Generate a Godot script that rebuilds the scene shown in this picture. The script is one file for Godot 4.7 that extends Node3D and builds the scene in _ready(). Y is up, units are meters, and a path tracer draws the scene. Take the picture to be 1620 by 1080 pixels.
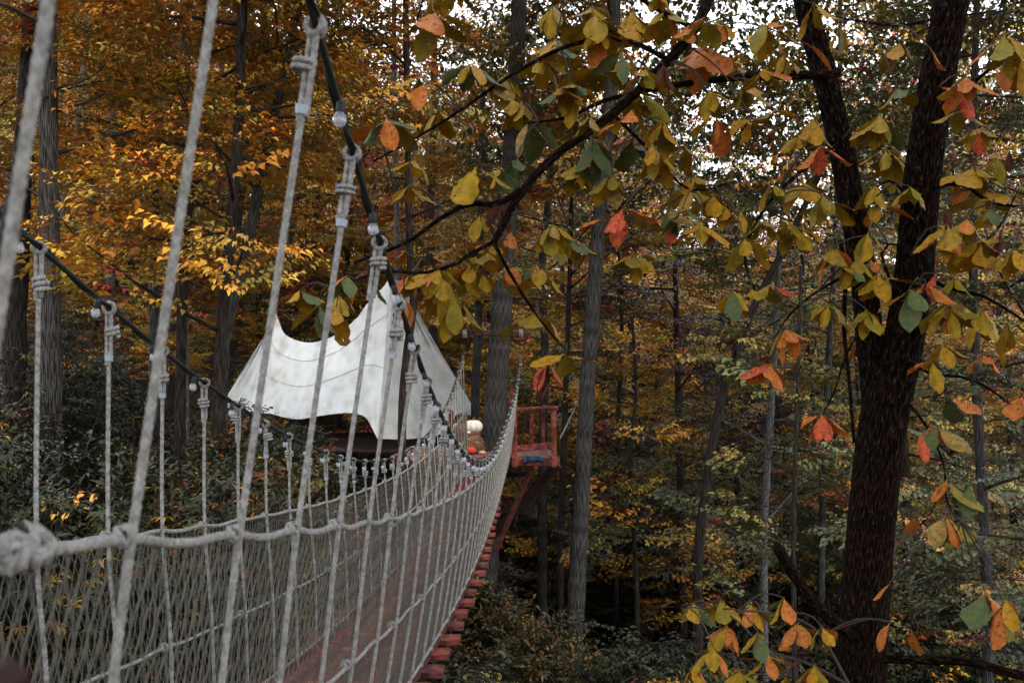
extends Node3D
# Autumn forest with a rope suspension footbridge. World: camera at (0, EYE, 0), the bridge runs along -z, x to the right, y up, metres.

const EYE := 9.0
const F := 1500.0                       # focal length in pixels of the 1620 wide photograph
var cam_basis := Basis()
var rng := RandomNumberGenerator.new()
var noise := FastNoiseLite.new()
var used := {}
var M := {}
var sprays := []                        # flat leafy twigs
var bushes := []                        # round leafy tufts
var clumps := []                        # larger leaf masses for far crowns
var laurels := []                       # whorls of long evergreen leaves

# ------------------------------------------------------------------ mesh collecting
class Geo:
	var v := PackedVector3Array()
	var n := PackedVector3Array()
	var u := PackedVector2Array()
	var c := PackedColorArray()
	var i := PackedInt32Array()
	func vert(p: Vector3, nn: Vector3, uv := Vector2.ZERO, col := Color.WHITE) -> int:
		v.append(p); n.append(nn); u.append(uv); c.append(col)
		return v.size() - 1
	func tri(a: int, b: int, d: int) -> void:
		i.append(a); i.append(b); i.append(d)
	func flat(p: Array, col := Color.WHITE) -> void:      # a flat convex polygon, corners clockwise seen from its front
		var nn: Vector3 = (p[2] - p[0]).cross(p[1] - p[0]).normalized()
		var first := v.size()
		for k in p.size():
			vert(p[k], nn, Vector2(p[k].x + p[k].z, p[k].y), col)
		for k in range(1, p.size() - 1):
			tri(first, first + k, first + k + 1)
	func mesh() -> ArrayMesh:
		var a := []
		a.resize(Mesh.ARRAY_MAX)
		a[Mesh.ARRAY_VERTEX] = v
		a[Mesh.ARRAY_NORMAL] = n
		a[Mesh.ARRAY_TEX_UV] = u
		a[Mesh.ARRAY_COLOR] = c
		a[Mesh.ARRAY_INDEX] = i
		var m := ArrayMesh.new()
		m.add_surface_from_arrays(Mesh.PRIMITIVE_TRIANGLES, a)
		return m

func at(px: float, py: float, depth: float) -> Vector3:
	return Vector3(0, EYE, 0) + cam_basis * Vector3((px - 810.0) / F * depth, (540.0 - py) / F * depth, -depth)

func bp(x: float, y: float, z: float) -> Vector3:          # a bridge point: x from the camera's axis, y above eye height, z ahead
	return Vector3(x, EYE + y, -z)

func numbered(called: String) -> String:
	if not used.has(called):
		used[called] = 0
		return called
	used[called] += 1
	return "%s_%03d" % [called, used[called]]

func thing(called: String, label: String, category: String, where := Vector3.ZERO, group := "") -> Node3D:
	var o := Node3D.new()
	o.name = numbered(called)
	add_child(o)
	o.position = where
	o.set_meta("label", label)
	o.set_meta("category", category)
	if group != "":
		o.set_meta("group", group)
	return o

func part(called: String, mesh: Mesh, mat: Material, parent: Node3D, where := Vector3.ZERO) -> MeshInstance3D:
	var o := MeshInstance3D.new()
	o.name = called
	o.mesh = mesh
	o.material_override = mat
	parent.add_child(o, true)
	o.position = where
	return o

func structure(called: String, mesh: Mesh, mat: Material) -> MeshInstance3D:
	var o := part(called, mesh, mat, self)
	o.set_meta("kind", "structure")
	return o

func rnd(a: float, b: float) -> float:
	return rng.randf_range(a, b)

func ordinal(k: int) -> String:
	var small := ["first", "second", "third", "fourth", "fifth", "sixth", "seventh", "eighth", "ninth", "tenth", "eleventh", "twelfth", "thirteenth", "fourteenth", "fifteenth", "sixteenth", "seventeenth", "eighteenth", "nineteenth", "twentieth"]
	if k < 20:
		return small[k]
	var tens: String = ["twenty", "thirty", "forty", "fifty", "sixty"][k / 10 - 2]
	return tens + " " + small[k % 10]

# ------------------------------------------------------------------ shapes
func frames(p: PackedVector3Array) -> Array:               # [tangent, side, up] along a path
	var out := []
	var side := Vector3.ZERO
	for k in p.size():
		var t := (p[mini(k + 1, p.size() - 1)] - p[maxi(k - 1, 0)]).normalized()
		if k == 0:
			side = t.cross(Vector3.UP if absf(t.y) < 0.9 else Vector3.RIGHT).normalized()
		else:
			side = (side - t * side.dot(t)).normalized()
		out.append([t, side, t.cross(side)])
	return out

func resample(p: PackedVector3Array, step: float) -> PackedVector3Array:
	var c := Curve3D.new()
	c.bake_interval = step
	for k in p.size():
		var t := (p[mini(k + 1, p.size() - 1)] - p[maxi(k - 1, 0)]) / 6.0
		c.add_point(p[k], -t, t)
	var length := c.get_baked_length()
	var count := maxi(2, int(round(length / step)) + 1)
	var out := PackedVector3Array()
	for k in count:
		out.append(c.sample_baked(length * k / (count - 1), false))
	return out

func tube(g: Geo, p: PackedVector3Array, r: PackedFloat32Array, sides := 8, rough := 0.0, col := Color.WHITE, close := true) -> void:
	var fr := frames(p)
	var first := g.v.size()
	var along := 0.0
	var seed_at := rnd(0.0, 100.0)
	for k in p.size():
		if k > 0:
			along += p[k].distance_to(p[k - 1])
		for s in sides + 1:
			var a := TAU * s / sides
			var d: Vector3 = fr[k][1] * cos(a) + fr[k][2] * sin(a)
			var rr := r[k]
			if rough > 0.0:
				rr *= 1.0 + rough * noise.get_noise_3d(cos(a) * 60.0 + seed_at * 10.0, sin(a) * 60.0, along * 45.0) + rough * 0.8 * noise.get_noise_3d(cos(a) * 180.0, sin(a) * 180.0 + seed_at * 10.0, along * 25.0)
			if sides >= 40:                                # furrowed bark plates
				var plate := noise.get_noise_3d(cos(a) * r[0] * 5200.0, sin(a) * r[0] * 5200.0 + seed_at * 9.0, along * 420.0)
				rr *= 1.0 + 0.05 * smoothstep(-0.05, 0.16, absf(plate)) + 0.03 * noise.get_noise_3d(cos(a) * 1800.0, sin(a) * 1800.0, along * 1500.0)
			g.vert(p[k] + d * rr, d, Vector2(float(s) / sides * TAU * r[0], along), col)
	for k in p.size() - 1:
		for s in sides:
			var a := first + k * (sides + 1) + s
			g.tri(a, a + sides + 1, a + 1)
			g.tri(a + 1, a + sides + 1, a + sides + 2)
	if sides >= 40:                                        # true normals of the furrows
		for k in p.size():
			for s in sides + 1:
				var up_k := first + mini(k + 1, p.size() - 1) * (sides + 1) + s
				var dn_k := first + maxi(k - 1, 0) * (sides + 1) + s
				var rt := first + k * (sides + 1) + (s + 1) % sides
				var lf := first + k * (sides + 1) + (s + sides - 1) % sides
				g.n[first + k * (sides + 1) + s] = (g.v[rt] - g.v[lf]).cross(g.v[up_k] - g.v[dn_k]).normalized()
	if close:
		for e in [0, p.size() - 1]:
			var nn: Vector3 = fr[e][0] * (-1.0 if e == 0 else 1.0)
			var mid := g.vert(p[e], nn, Vector2.ZERO, col)
			var ring := g.v.size()
			for s in sides:
				g.vert(g.v[first + e * (sides + 1) + s], nn, Vector2.ZERO, col)
			for s in sides:
				if e == 0:
					g.tri(mid, ring + s, ring + (s + 1) % sides)
				else:
					g.tri(mid, ring + (s + 1) % sides, ring + s)

func taper(count: int, a: float, b: float, power := 1.0) -> PackedFloat32Array:
	var r := PackedFloat32Array()
	for k in count:
		r.append(lerpf(a, b, pow(float(k) / maxi(1, count - 1), power)))
	return r

func rope(g: Geo, path: PackedVector3Array, r: float, step := 0.008, sides := 12, lay := 0.055) -> void:    # three twisted strands
	var p := resample(path, step)
	var fr := frames(p)
	var first := g.v.size()
	var along := 0.0
	for k in p.size():
		if k > 0:
			along += p[k].distance_to(p[k - 1])
		var twist := TAU * along / lay
		for s in sides + 1:
			var a := TAU * s / sides
			var w := 1.5 * (a - twist)
			var lobe := absf(cos(w))
			var dl := -sin(w) * signf(cos(w)) * 1.5
			var rr := r * (0.66 + 0.34 * lobe)
			var er: Vector3 = fr[k][1] * cos(a) + fr[k][2] * sin(a)
			var et: Vector3 = -fr[k][1] * sin(a) + fr[k][2] * cos(a)
			var nn: Vector3 = er - et * (0.34 * dl * r / rr) + fr[k][0] * (0.34 * dl * r * TAU / lay)
			g.vert(p[k] + er * rr, nn.normalized(), Vector2(float(s) / sides, along * 10.0))
	for k in p.size() - 1:
		for s in sides:
			var a := first + k * (sides + 1) + s
			g.tri(a, a + sides + 1, a + 1)
			g.tri(a + 1, a + sides + 1, a + sides + 2)

func coil(g: Geo, turns: float, radius: float, rope_r: float, pitch: float, centre := Vector3.ZERO, axis := Vector3.UP, step := 0.008, sides := 9) -> void:
	var p := PackedVector3Array()
	var x := axis.cross(Vector3.FORWARD if absf(axis.z) < 0.9 else Vector3.RIGHT).normalized()
	var z := axis.cross(x)
	var count := int(turns * 12.0) + 1
	for k in count:
		var a := TAU * k / 12.0
		p.append(centre + (x * cos(a) + z * sin(a)) * radius + axis * pitch * (a / TAU - turns / 2.0))
	rope(g, p, rope_r, step, sides, 0.04)

func box(g: Geo, size: Vector3, t: Transform3D, bevel := 0.006, col := Color.WHITE) -> void:    # chamfered box
	var h := size / 2.0
	var b := minf(bevel, minf(h.x, minf(h.y, h.z)) * 0.6)
	var faces := [[Vector3.RIGHT, Vector3.UP, Vector3.BACK], [Vector3.LEFT, Vector3.UP, Vector3.FORWARD], [Vector3.UP, Vector3.FORWARD, Vector3.RIGHT], [Vector3.DOWN, Vector3.BACK, Vector3.RIGHT], [Vector3.BACK, Vector3.UP, Vector3.LEFT], [Vector3.FORWARD, Vector3.UP, Vector3.RIGHT]]
	for f in faces:
		var nn: Vector3 = f[0]
		var uu: Vector3 = f[1]
		var ww: Vector3 = f[2]
		var hn := absf(nn.dot(h))
		var hu := absf(uu.dot(h)) - b
		var hw := absf(ww.dot(h)) - b
		var first := g.v.size()
		var q := [nn * hn + uu * hu - ww * hw, nn * hn + uu * hu + ww * hw, nn * hn - uu * hu + ww * hw, nn * hn - uu * hu - ww * hw]
		for p in q:
			g.vert(t * p, (t.basis * nn).normalized(), Vector2(p.dot(ww) if hw > hu else p.dot(uu), p.dot(uu) if hw > hu else p.dot(ww)), col)
		if (q[1] - q[0]).cross(q[2] - q[0]).dot(nn) < 0.0:
			g.tri(first, first + 1, first + 2); g.tri(first, first + 2, first + 3)
		else:
			g.tri(first, first + 2, first + 1); g.tri(first, first + 3, first + 2)
	for axis in 3:                                         # bevel strips
		var a1 := (axis + 1) % 3
		var a2 := (axis + 2) % 3
		for s1 in [-1.0, 1.0]:
			for s2 in [-1.0, 1.0]:
				var nn := Vector3.ZERO
				nn[a1] = s1; nn[a2] = s2
				var q := []
				for e in [-1.0, 1.0]:
					var p := Vector3.ZERO
					p[axis] = e * (h[axis] - b); p[a1] = s1 * h[a1]; p[a2] = s2 * (h[a2] - b)
					var o := p
					o[a1] = s1 * (h[a1] - b); o[a2] = s2 * h[a2]
					q.append(p); q.append(o)
				var first := g.v.size()
				for p in q:
					g.vert(t * p, (t.basis * nn).normalized(), Vector2(p[axis], 0.0), col)
				if (q[1] - q[0]).cross(q[3] - q[0]).dot(nn) < 0.0:
					g.tri(first, first + 1, first + 3); g.tri(first, first + 3, first + 2)
				else:
					g.tri(first, first + 3, first + 1); g.tri(first, first + 2, first + 3)

func beam_mesh(a: Vector3, b: Vector3, wide: float, tall: float) -> ArrayMesh:         # a timber from a to b
	var g := Geo.new()
	var d := (b - a).normalized()
	var x := d.cross(Vector3.UP if absf(d.y) < 0.95 else Vector3.BACK).normalized()
	box(g, Vector3(wide, tall, a.distance_to(b)), Transform3D(Basis(x, (-d).cross(x), -d), (a + b) / 2.0), 0.008)
	return g.mesh()

func leaf(g: Geo, base: Vector3, dir: Vector3, up: Vector3, length: float, width: float, col: Color, fold := 0.25) -> void:
	var d := dir.normalized()
	var s := d.cross(up).normalized()
	var nn := s.cross(d).normalized()
	var tip := base + d * length - nn * length * 0.18
	var mid := base + d * length * 0.5
	var l1 := base + d * length * 0.38 - s * width * 0.5 + nn * width * fold
	var r1 := base + d * length * 0.38 + s * width * 0.5 + nn * width * fold
	var l2 := base + d * length * 0.68 - s * width * 0.36 + nn * width * fold * 0.5
	var r2 := base + d * length * 0.68 + s * width * 0.36 + nn * width * fold * 0.5
	var nl := (nn + s * fold * 1.6).normalized()
	var nr := (nn - s * fold * 1.6).normalized()
	var f := g.v.size()
	for q in [[base, nl], [l1, nl], [l2, nl], [tip, nl], [mid, nl], [base, nr], [r1, nr], [r2, nr], [tip, nr], [mid, nr]]:
		g.vert(q[0], q[1], Vector2.ZERO, col)
	g.tri(f, f + 1, f + 4); g.tri(f + 1, f + 2, f + 4); g.tri(f + 2, f + 3, f + 4)
	g.tri(f + 5, f + 9, f + 6); g.tri(f + 6, f + 9, f + 7); g.tri(f + 7, f + 9, f + 8)

func tone() -> Color:
	var b := rnd(0.62, 1.3)
	return Color(b * rnd(0.88, 1.12), b * rnd(0.85, 1.15), b * rnd(0.75, 1.2))

func twig(g: Geo, a: Vector3, b: Vector3, r := 0.004) -> void:
	tube(g, PackedVector3Array([a, (a + b) / 2.0 + Vector3(0, 0.012, 0), b]), PackedFloat32Array([r, r * 0.8, r * 0.4]), 3, 0.0, Color(0.16, 0.12, 0.1), false)

func make_sprigs() -> void:
	for k in 4:                                            # flat sprays of alternate leaves along +z... length about 0.6 m
		var g := Geo.new()
		twig(g, Vector3.ZERO, Vector3(0.03, -0.03, 0.5), 0.005)
		for side in [-1.0, 1.0]:
			for j in 3:
				var z0 := 0.1 + j * 0.13 + rnd(-0.03, 0.03)
				var tip := Vector3(side * rnd(0.16, 0.3), rnd(-0.05, 0.04), z0 + rnd(0.12, 0.24))
				twig(g, Vector3(0, 0, z0), tip, 0.003)
				for q in 4:
					var b := Vector3(0, 0, z0).lerp(tip, 0.28 + 0.24 * q)
					var dir := Vector3(side * rnd(0.3, 1.0) * (1.0 if q % 2 == 0 else -0.3), rnd(-0.55, 0.0), rnd(0.3, 1.1))
					leaf(g, b, dir, Vector3(rnd(-0.4, 0.4), 1, rnd(-0.4, 0.4)), rnd(0.07, 0.115), rnd(0.042, 0.066), tone())
		for q in 4:
			leaf(g, Vector3(0.02, -0.02, 0.3 + q * 0.065), Vector3(rnd(-0.8, 0.8), rnd(-0.5, 0.1), 1), Vector3(rnd(-0.4, 0.4), 1, rnd(-0.3, 0.3)), rnd(0.07, 0.11), rnd(0.04, 0.065), tone())
		sprays.append(g.mesh())
	for k in 3:                                            # shrub tufts, about 0.5 m across
		var g := Geo.new()
		for j in 6:
			var tip := Vector3(rnd(-1, 1), rnd(-0.1, 1.0), rnd(-1, 1)).normalized() * rnd(0.18, 0.34)
			twig(g, Vector3.ZERO, tip, 0.003)
			for q in 5:
				var b := tip * (0.35 + 0.16 * q)
				leaf(g, b, (tip.normalized() + Vector3(rnd(-1, 1), rnd(-0.8, 0.4), rnd(-1, 1))), Vector3(rnd(-0.6, 0.6), 1, rnd(-0.6, 0.6)), rnd(0.05, 0.1), rnd(0.03, 0.05), tone())
		bushes.append(g.mesh())
	for k in 3:                                            # leaf masses of distant crowns, about 1.4 m across, layered
		var g := Geo.new()
		for j in 9:
			var c := Vector3(rnd(-0.6, 0.6), rnd(-0.3, 0.3), rnd(-0.6, 0.6))
			for q in 7:
				var b := c + Vector3(rnd(-0.26, 0.26), rnd(-0.07, 0.07), rnd(-0.26, 0.26))
				leaf(g, b, Vector3(rnd(-1, 1), rnd(-0.8, 0.1), rnd(-1, 1)), Vector3(rnd(-0.5, 0.5), 1, rnd(-0.5, 0.5)), rnd(0.1, 0.17), rnd(0.07, 0.11), tone())
		clumps.append(g.mesh())
	for k in 2:                                            # evergreen whorls
		var g := Geo.new()
		for j in 3:
			var tip := Vector3(rnd(-0.28, 0.28), rnd(0.02, 0.25), rnd(-0.28, 0.28))
			twig(g, Vector3(0, -0.1, 0), tip, 0.004)
			for q in 8:
				var a := TAU * q / 8.0 + rnd(-0.3, 0.3)
				leaf(g, tip, Vector3(cos(a), rnd(-0.7, 0.15), sin(a)), Vector3(0, 1, 0), rnd(0.07, 0.11), rnd(0.022, 0.034), tone(), 0.15)
		laurels.append(g.mesh())

var scatter_no := 0
func scatter(called: String, meshes: Array, places: Array, colors: PackedColorArray, mat: Material, parent: Node3D) -> void:   # the leafy twigs of one plant
	scatter_no += 1
	var mm := MultiMesh.new()
	mm.transform_format = MultiMesh.TRANSFORM_3D
	mm.use_colors = true
	mm.mesh = meshes[scatter_no % meshes.size()]
	mm.instance_count = places.size()
	for j in places.size():
		mm.set_instance_transform(j, places[j])
		mm.set_instance_color(j, colors[j])
	var o := MultiMeshInstance3D.new()
	o.name = called
	o.multimesh = mm
	o.material_override = mat
	o.set_meta("kind", "stuff")
	parent.add_child(o, true)

# colours of leaves (linear)
const HUES := {
	"orange": [Color(0.57, 0.28, 0.03), Color(0.58, 0.34, 0.04), Color(0.52, 0.2, 0.02), Color(0.44, 0.3, 0.04)],
	"gold": [Color(0.48, 0.29, 0.04), Color(0.4, 0.26, 0.035), Color(0.3, 0.23, 0.04), Color(0.5, 0.21, 0.028)],
	"olive": [Color(0.2, 0.165, 0.03), Color(0.145, 0.14, 0.03), Color(0.24, 0.17, 0.03), Color(0.11, 0.125, 0.035)],
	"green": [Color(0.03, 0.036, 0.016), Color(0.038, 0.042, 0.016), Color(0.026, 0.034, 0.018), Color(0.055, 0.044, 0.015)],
	"red": [Color(0.38, 0.06, 0.025), Color(0.3, 0.045, 0.03), Color(0.42, 0.12, 0.03), Color(0.2, 0.04, 0.035)],
	"laurel": [Color(0.024, 0.032, 0.016), Color(0.03, 0.036, 0.018), Color(0.04, 0.042, 0.017)],
	"sage": [Color(0.09, 0.1, 0.04), Color(0.12, 0.12, 0.055), Color(0.07, 0.085, 0.036), Color(0.15, 0.125, 0.04), Color(0.11, 0.125, 0.07)],
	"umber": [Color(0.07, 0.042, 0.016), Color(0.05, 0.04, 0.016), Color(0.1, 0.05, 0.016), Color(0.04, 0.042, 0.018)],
	"plum": [Color(0.06, 0.03, 0.04), Color(0.09, 0.035, 0.04), Color(0.05, 0.035, 0.05)],
	"mixed": [Color(0.3, 0.15, 0.03), Color(0.12, 0.12, 0.035), Color(0.4, 0.16, 0.03), Color(0.16, 0.15, 0.045), Color(0.32, 0.07, 0.03), Color(0.09, 0.1, 0.04)],
}

func hue(kind: String, drift := 0.0) -> Color:
	var list: Array = HUES[kind]
	var c: Color = list[rng.randi() % list.size()]
	if drift > 0.0 and rng.randf() < drift:
		var other: Array = HUES[["orange", "gold", "red", "olive"][rng.randi() % 4]]
		c = other[rng.randi() % other.size()]
	var b := rnd(0.6, 1.35)
	return Color(c.r * b, c.g * b, c.b * b)

# ------------------------------------------------------------------ the lie of the land
func ground(x: float, z: float) -> float:
	var d := -z
	var bank := smoothstep(3.0, -9.0, x + 0.12 * (d - 10.0))
	var h := -8.0 + 5.9 * bank + maxf(0.0, -x - 9.0) * 0.2
	h += maxf(0.0, d - 26.0) * 0.13 * smoothstep(26.0, 45.0, d)
	h -= 1.1 * smoothstep(4.0, 16.0, x) * smoothstep(45.0, 20.0, d)
	h += 0.35 * noise.get_noise_2d(x * 6.0, z * 6.0) + 0.8 * noise.get_noise_2d(x * 1.6 + 50.0, z * 1.6)
	return EYE + minf(h, 24.0)

# ------------------------------------------------------------------ bridge curves (height above the eye at z metres ahead)
func cable_y(z: float) -> float:
	return -0.84 + 0.0213 * (z - 10.75) * (z - 10.75)
func deck_y(z: float) -> float:
	return -2.04 + 0.0077 * (z - 11.3) * (z - 11.3)
func top_y(z: float, right: bool) -> float:
	var sag := 0.016 if z < 5.0 else 0.008
	return deck_y(z) + (1.05 if right else 0.99) - sag * absf(sin(PI * z / 0.5))
func side_x(z: float, v: float, right: bool) -> float:     # v 0 at the deck, 1 at the hand rope
	if right:
		return -lerpf(0.82, 0.68, v)
	return -lerpf(1.62, 1.67, v)
func cable_x(z: float, right: bool) -> float:
	var e := smoothstep(15.0, 19.0, z)
	if right:
		return lerpf(-(0.68 - 0.15 * (cable_y(z) - top_y(z, true))), -0.57, e)
	return lerpf(-1.67, -1.71, e)

# ------------------------------------------------------------------ materials
func srgb(r: float, g: float, b: float) -> Color:
	return Color(r, g, b).linear_to_srgb()

func noise_tex(frequency: float, ramp: Array, kind := FastNoiseLite.TYPE_SIMPLEX, octaves := 4, size := 512, bump := false, strength := 6.0, seed_n := 1) -> NoiseTexture2D:
	var t := NoiseTexture2D.new()
	var n := FastNoiseLite.new()
	n.seed = seed_n
	n.noise_type = kind
	n.frequency = frequency
	n.fractal_octaves = octaves
	if kind == FastNoiseLite.TYPE_CELLULAR:
		n.cellular_return_type = FastNoiseLite.RETURN_DISTANCE2_SUB
	t.noise = n
	t.width = size
	t.height = size
	t.seamless = true
	if bump:
		t.as_normal_map = true
		t.bump_strength = strength
	else:
		var gr := Gradient.new()
		var offs := PackedFloat32Array()
		var cols := PackedColorArray()
		for r in ramp:
			offs.append(r[0]); cols.append(r[1])
		gr.offsets = offs
		gr.colors = cols
		t.color_ramp = gr
	return t

func mat(roughness: float, color := Color.WHITE) -> StandardMaterial3D:
	var m := StandardMaterial3D.new()
	m.albedo_color = color
	m.roughness = roughness
	m.metallic_specular = 0.35
	return m

func bark(dark: Color, light: Color, lichen: Color, seed_n: int, su := 4.5, sv := 0.24) -> StandardMaterial3D:
	var m := mat(0.95)
	m.metallic_specular = 0.15
	var mid := dark.lerp(light, 0.45)
	m.albedo_texture = noise_tex(0.018, [[0.0, dark], [0.4, dark], [0.5, mid], [0.62, light], [0.8, light], [0.92, lichen]], FastNoiseLite.TYPE_SIMPLEX, 6, 512, false, 0.0, seed_n)
	m.normal_enabled = true
	m.normal_texture = noise_tex(0.018, [], FastNoiseLite.TYPE_SIMPLEX, 6, 512, true, 26.0, seed_n)
	m.normal_scale = 0.7 if su < 5.0 else 1.7
	m.uv1_scale = Vector3(su, sv, 1)
	return m

func wood(dark: Color, light: Color, seed_n: int) -> StandardMaterial3D:
	var m := mat(0.72)
	m.albedo_texture = noise_tex(0.012, [[0.0, dark], [0.45, dark.lerp(light, 0.55)], [0.7, light], [1.0, light.lerp(Color(0.55, 0.5, 0.47), 0.3)]], FastNoiseLite.TYPE_SIMPLEX, 5, 256, false, 0.0, seed_n)
	m.uv1_triplanar = true
	m.uv1_scale = Vector3(1.3, 1.3, 1.3)
	m.normal_enabled = true
	m.normal_texture = noise_tex(0.03, [], FastNoiseLite.TYPE_SIMPLEX, 4, 256, true, 4.0, seed_n)
	return m

func make_materials() -> void:
	var f := mat(0.55)
	f.vertex_color_use_as_albedo = true
	f.backlight = Color(0.95, 0.85, 0.6)
	f.metallic_specular = 0.4
	M.foliage = f
	var l := mat(0.38)
	l.vertex_color_use_as_albedo = true
	l.backlight = Color(0.35, 0.4, 0.2)
	M.gloss_foliage = l
	M.bark_grey = bark(srgb(0.02, 0.0175, 0.0155), srgb(0.092, 0.086, 0.08), srgb(0.2, 0.21, 0.2), 3)
	M.bark_pale = bark(srgb(0.05, 0.046, 0.042), srgb(0.17, 0.162, 0.152), srgb(0.36, 0.36, 0.34), 5, 3.0, 0.6)
	M.bark_dark = bark(srgb(0.013, 0.01, 0.008), srgb(0.055, 0.044, 0.037), srgb(0.12, 0.13, 0.115), 7)
	M.bark_near = bark(srgb(0.004, 0.002, 0.0013), srgb(0.02, 0.0095, 0.006), srgb(0.085, 0.1, 0.085), 11, 5.2, 1.3)
	M.twig = mat(0.9, srgb(0.045, 0.034, 0.028))
	var r := mat(0.95)
	r.albedo_texture = noise_tex(0.02, [[0.0, srgb(0.1, 0.094, 0.08)], [0.45, srgb(0.22, 0.212, 0.194)], [1.0, srgb(0.34, 0.332, 0.312)]], FastNoiseLite.TYPE_SIMPLEX, 5, 256, false, 0.0, 21)
	r.uv1_triplanar = true
	r.uv1_scale = Vector3(6, 6, 6)
	M.rope = r
	M.knot = r
	var nt := mat(0.95)
	nt.albedo_texture = noise_tex(0.02, [[0.0, srgb(0.05, 0.045, 0.034)], [0.5, srgb(0.088, 0.08, 0.063)], [1.0, srgb(0.14, 0.13, 0.105)]], FastNoiseLite.TYPE_SIMPLEX, 4, 256, false, 0.0, 22)
	nt.uv1_triplanar = true
	nt.uv1_scale = Vector3(2, 2, 2)
	M.net = nt
	M.cable = mat(0.55, srgb(0.012, 0.017, 0.017))
	M.tape = mat(0.4, srgb(0.26, 0.29, 0.34))
	M.red_wood = wood(Color(0.22, 0.09, 0.07), Color(0.5, 0.24, 0.19), 31)
	M.shaded_post_wood = wood(Color(0.1, 0.03, 0.026), Color(0.26, 0.09, 0.075), 34)  # darker red wood: the shade on the near post is put into this colour
	M.dark_wood = wood(Color(0.1, 0.055, 0.04), Color(0.22, 0.115, 0.085), 32)
	M.tread_wood = wood(Color(0.17, 0.08, 0.065), Color(0.36, 0.18, 0.15), 35)
	M.deck_wood = wood(Color(0.33, 0.22, 0.2), Color(0.5, 0.38, 0.36), 33)
	M.steel = mat(0.6, srgb(0.02, 0.02, 0.022))
	var t := mat(0.7)
	t.albedo_texture = noise_tex(0.008, [[0.0, srgb(0.5, 0.49, 0.42)], [0.35, srgb(0.66, 0.655, 0.61)], [0.55, srgb(0.75, 0.75, 0.72)], [1.0, srgb(0.8, 0.8, 0.78)]], FastNoiseLite.TYPE_SIMPLEX, 5, 512, false, 0.0, 41)
	t.uv1_triplanar = true
	t.uv1_scale = Vector3(0.35, 0.35, 0.35)
	t.backlight = Color(0.3, 0.3, 0.28)
	M.tent = t
	M.seam = mat(0.8, srgb(0.3, 0.3, 0.28))
	var gr := mat(1.0)
	gr.albedo_texture = noise_tex(0.03, [[0.0, srgb(0.02, 0.014, 0.01)], [0.45, srgb(0.06, 0.04, 0.024)], [0.65, srgb(0.1, 0.06, 0.03)], [0.85, srgb(0.2, 0.1, 0.035)]], FastNoiseLite.TYPE_SIMPLEX, 6, 512, false, 0.0, 51)
	gr.uv1_triplanar = true
	gr.uv1_world_triplanar = true
	gr.uv1_scale = Vector3(0.4, 0.4, 0.4)
	M.ground = gr
	var gl := mat(0.05, Color(0.8, 0.88, 0.96, 0.2))
	gl.transparency = BaseMaterial3D.TRANSPARENCY_ALPHA
	gl.metallic_specular = 0.6
	M.glass = gl
	M.glow_copper = mat(0.35, srgb(0.75, 0.3, 0.12))  # faint glow of the filaments painted as an orange metal, gives no light
	M.glow_copper.metallic = 0.6
	M.straw = mat(0.95)
	M.straw.albedo_texture = noise_tex(0.05, [[0.0, srgb(0.08, 0.045, 0.025)], [0.5, srgb(0.22, 0.12, 0.07)], [1.0, srgb(0.42, 0.27, 0.16)]], FastNoiseLite.TYPE_SIMPLEX, 4, 256, false, 0.0, 61)
	M.straw.uv1_triplanar = true
	M.straw.uv1_scale = Vector3(3, 3, 3)
	M.pumpkin_white = mat(0.6, srgb(0.72, 0.68, 0.58))
	M.pumpkin_orange = mat(0.55, srgb(0.62, 0.13, 0.03))
	M.pumpkin_peach = mat(0.6, srgb(0.6, 0.33, 0.24))
	M.pumpkin_red = mat(0.55, srgb(0.5, 0.05, 0.025))
	M.tarp = mat(0.6, srgb(0.012, 0.026, 0.06))

# ------------------------------------------------------------------ trees
func limb_path(a: Vector3, dir: Vector3, length: float, rise: float) -> PackedVector3Array:
	var p := PackedVector3Array([a])
	var d := dir
	var here := a
	for k in 6:
		d = (d + Vector3(rnd(-0.18, 0.18), rise * 0.12 + rnd(-0.12, 0.12), rnd(-0.18, 0.18))).normalized()
		here += d * length / 6.0
		p.append(here)
	return p

func pixel_of(p: Vector3) -> Vector3:                      # where a point shows in the photograph's pixels, and its depth; only used to leave out what stays far outside the view
	var q := cam_basis.inverse() * (p - Vector3(0, EYE, 0))
	if q.z > -0.2:
		return Vector3(-9999, -9999, 1)
	return Vector3(810.0 + F * q.x / -q.z, 540.0 - F * q.y / -q.z, -q.z)

func before_tent(p: Vector3) -> bool:                      # the lanes kept clear between the landing and the tent, and along the bridge to the platform
	var q := pixel_of(p)
	if q.z < 28.0 and q.x > 400.0 and q.x < 770.0 and q.y > 478.0 + 14.0 * sin(q.x * 0.05) and q.y < 690.0 and rng.randf() < 0.95:
		return true
	return q.z < 21.5 and q.x > 680.0 and q.x < 930.0 and q.y > 490.0 and q.y < 900.0 and rng.randf() < 0.93

func in_lane(p: Vector3) -> bool:
	var q := pixel_of(p)
	return (q.z < 28.0 and q.x > 395.0 and q.x < 775.0 and q.y > 470.0 and q.y < 700.0) or (q.z < 21.5 and q.x > 680.0 and q.x < 930.0 and q.y > 490.0 and q.y < 900.0)

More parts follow.
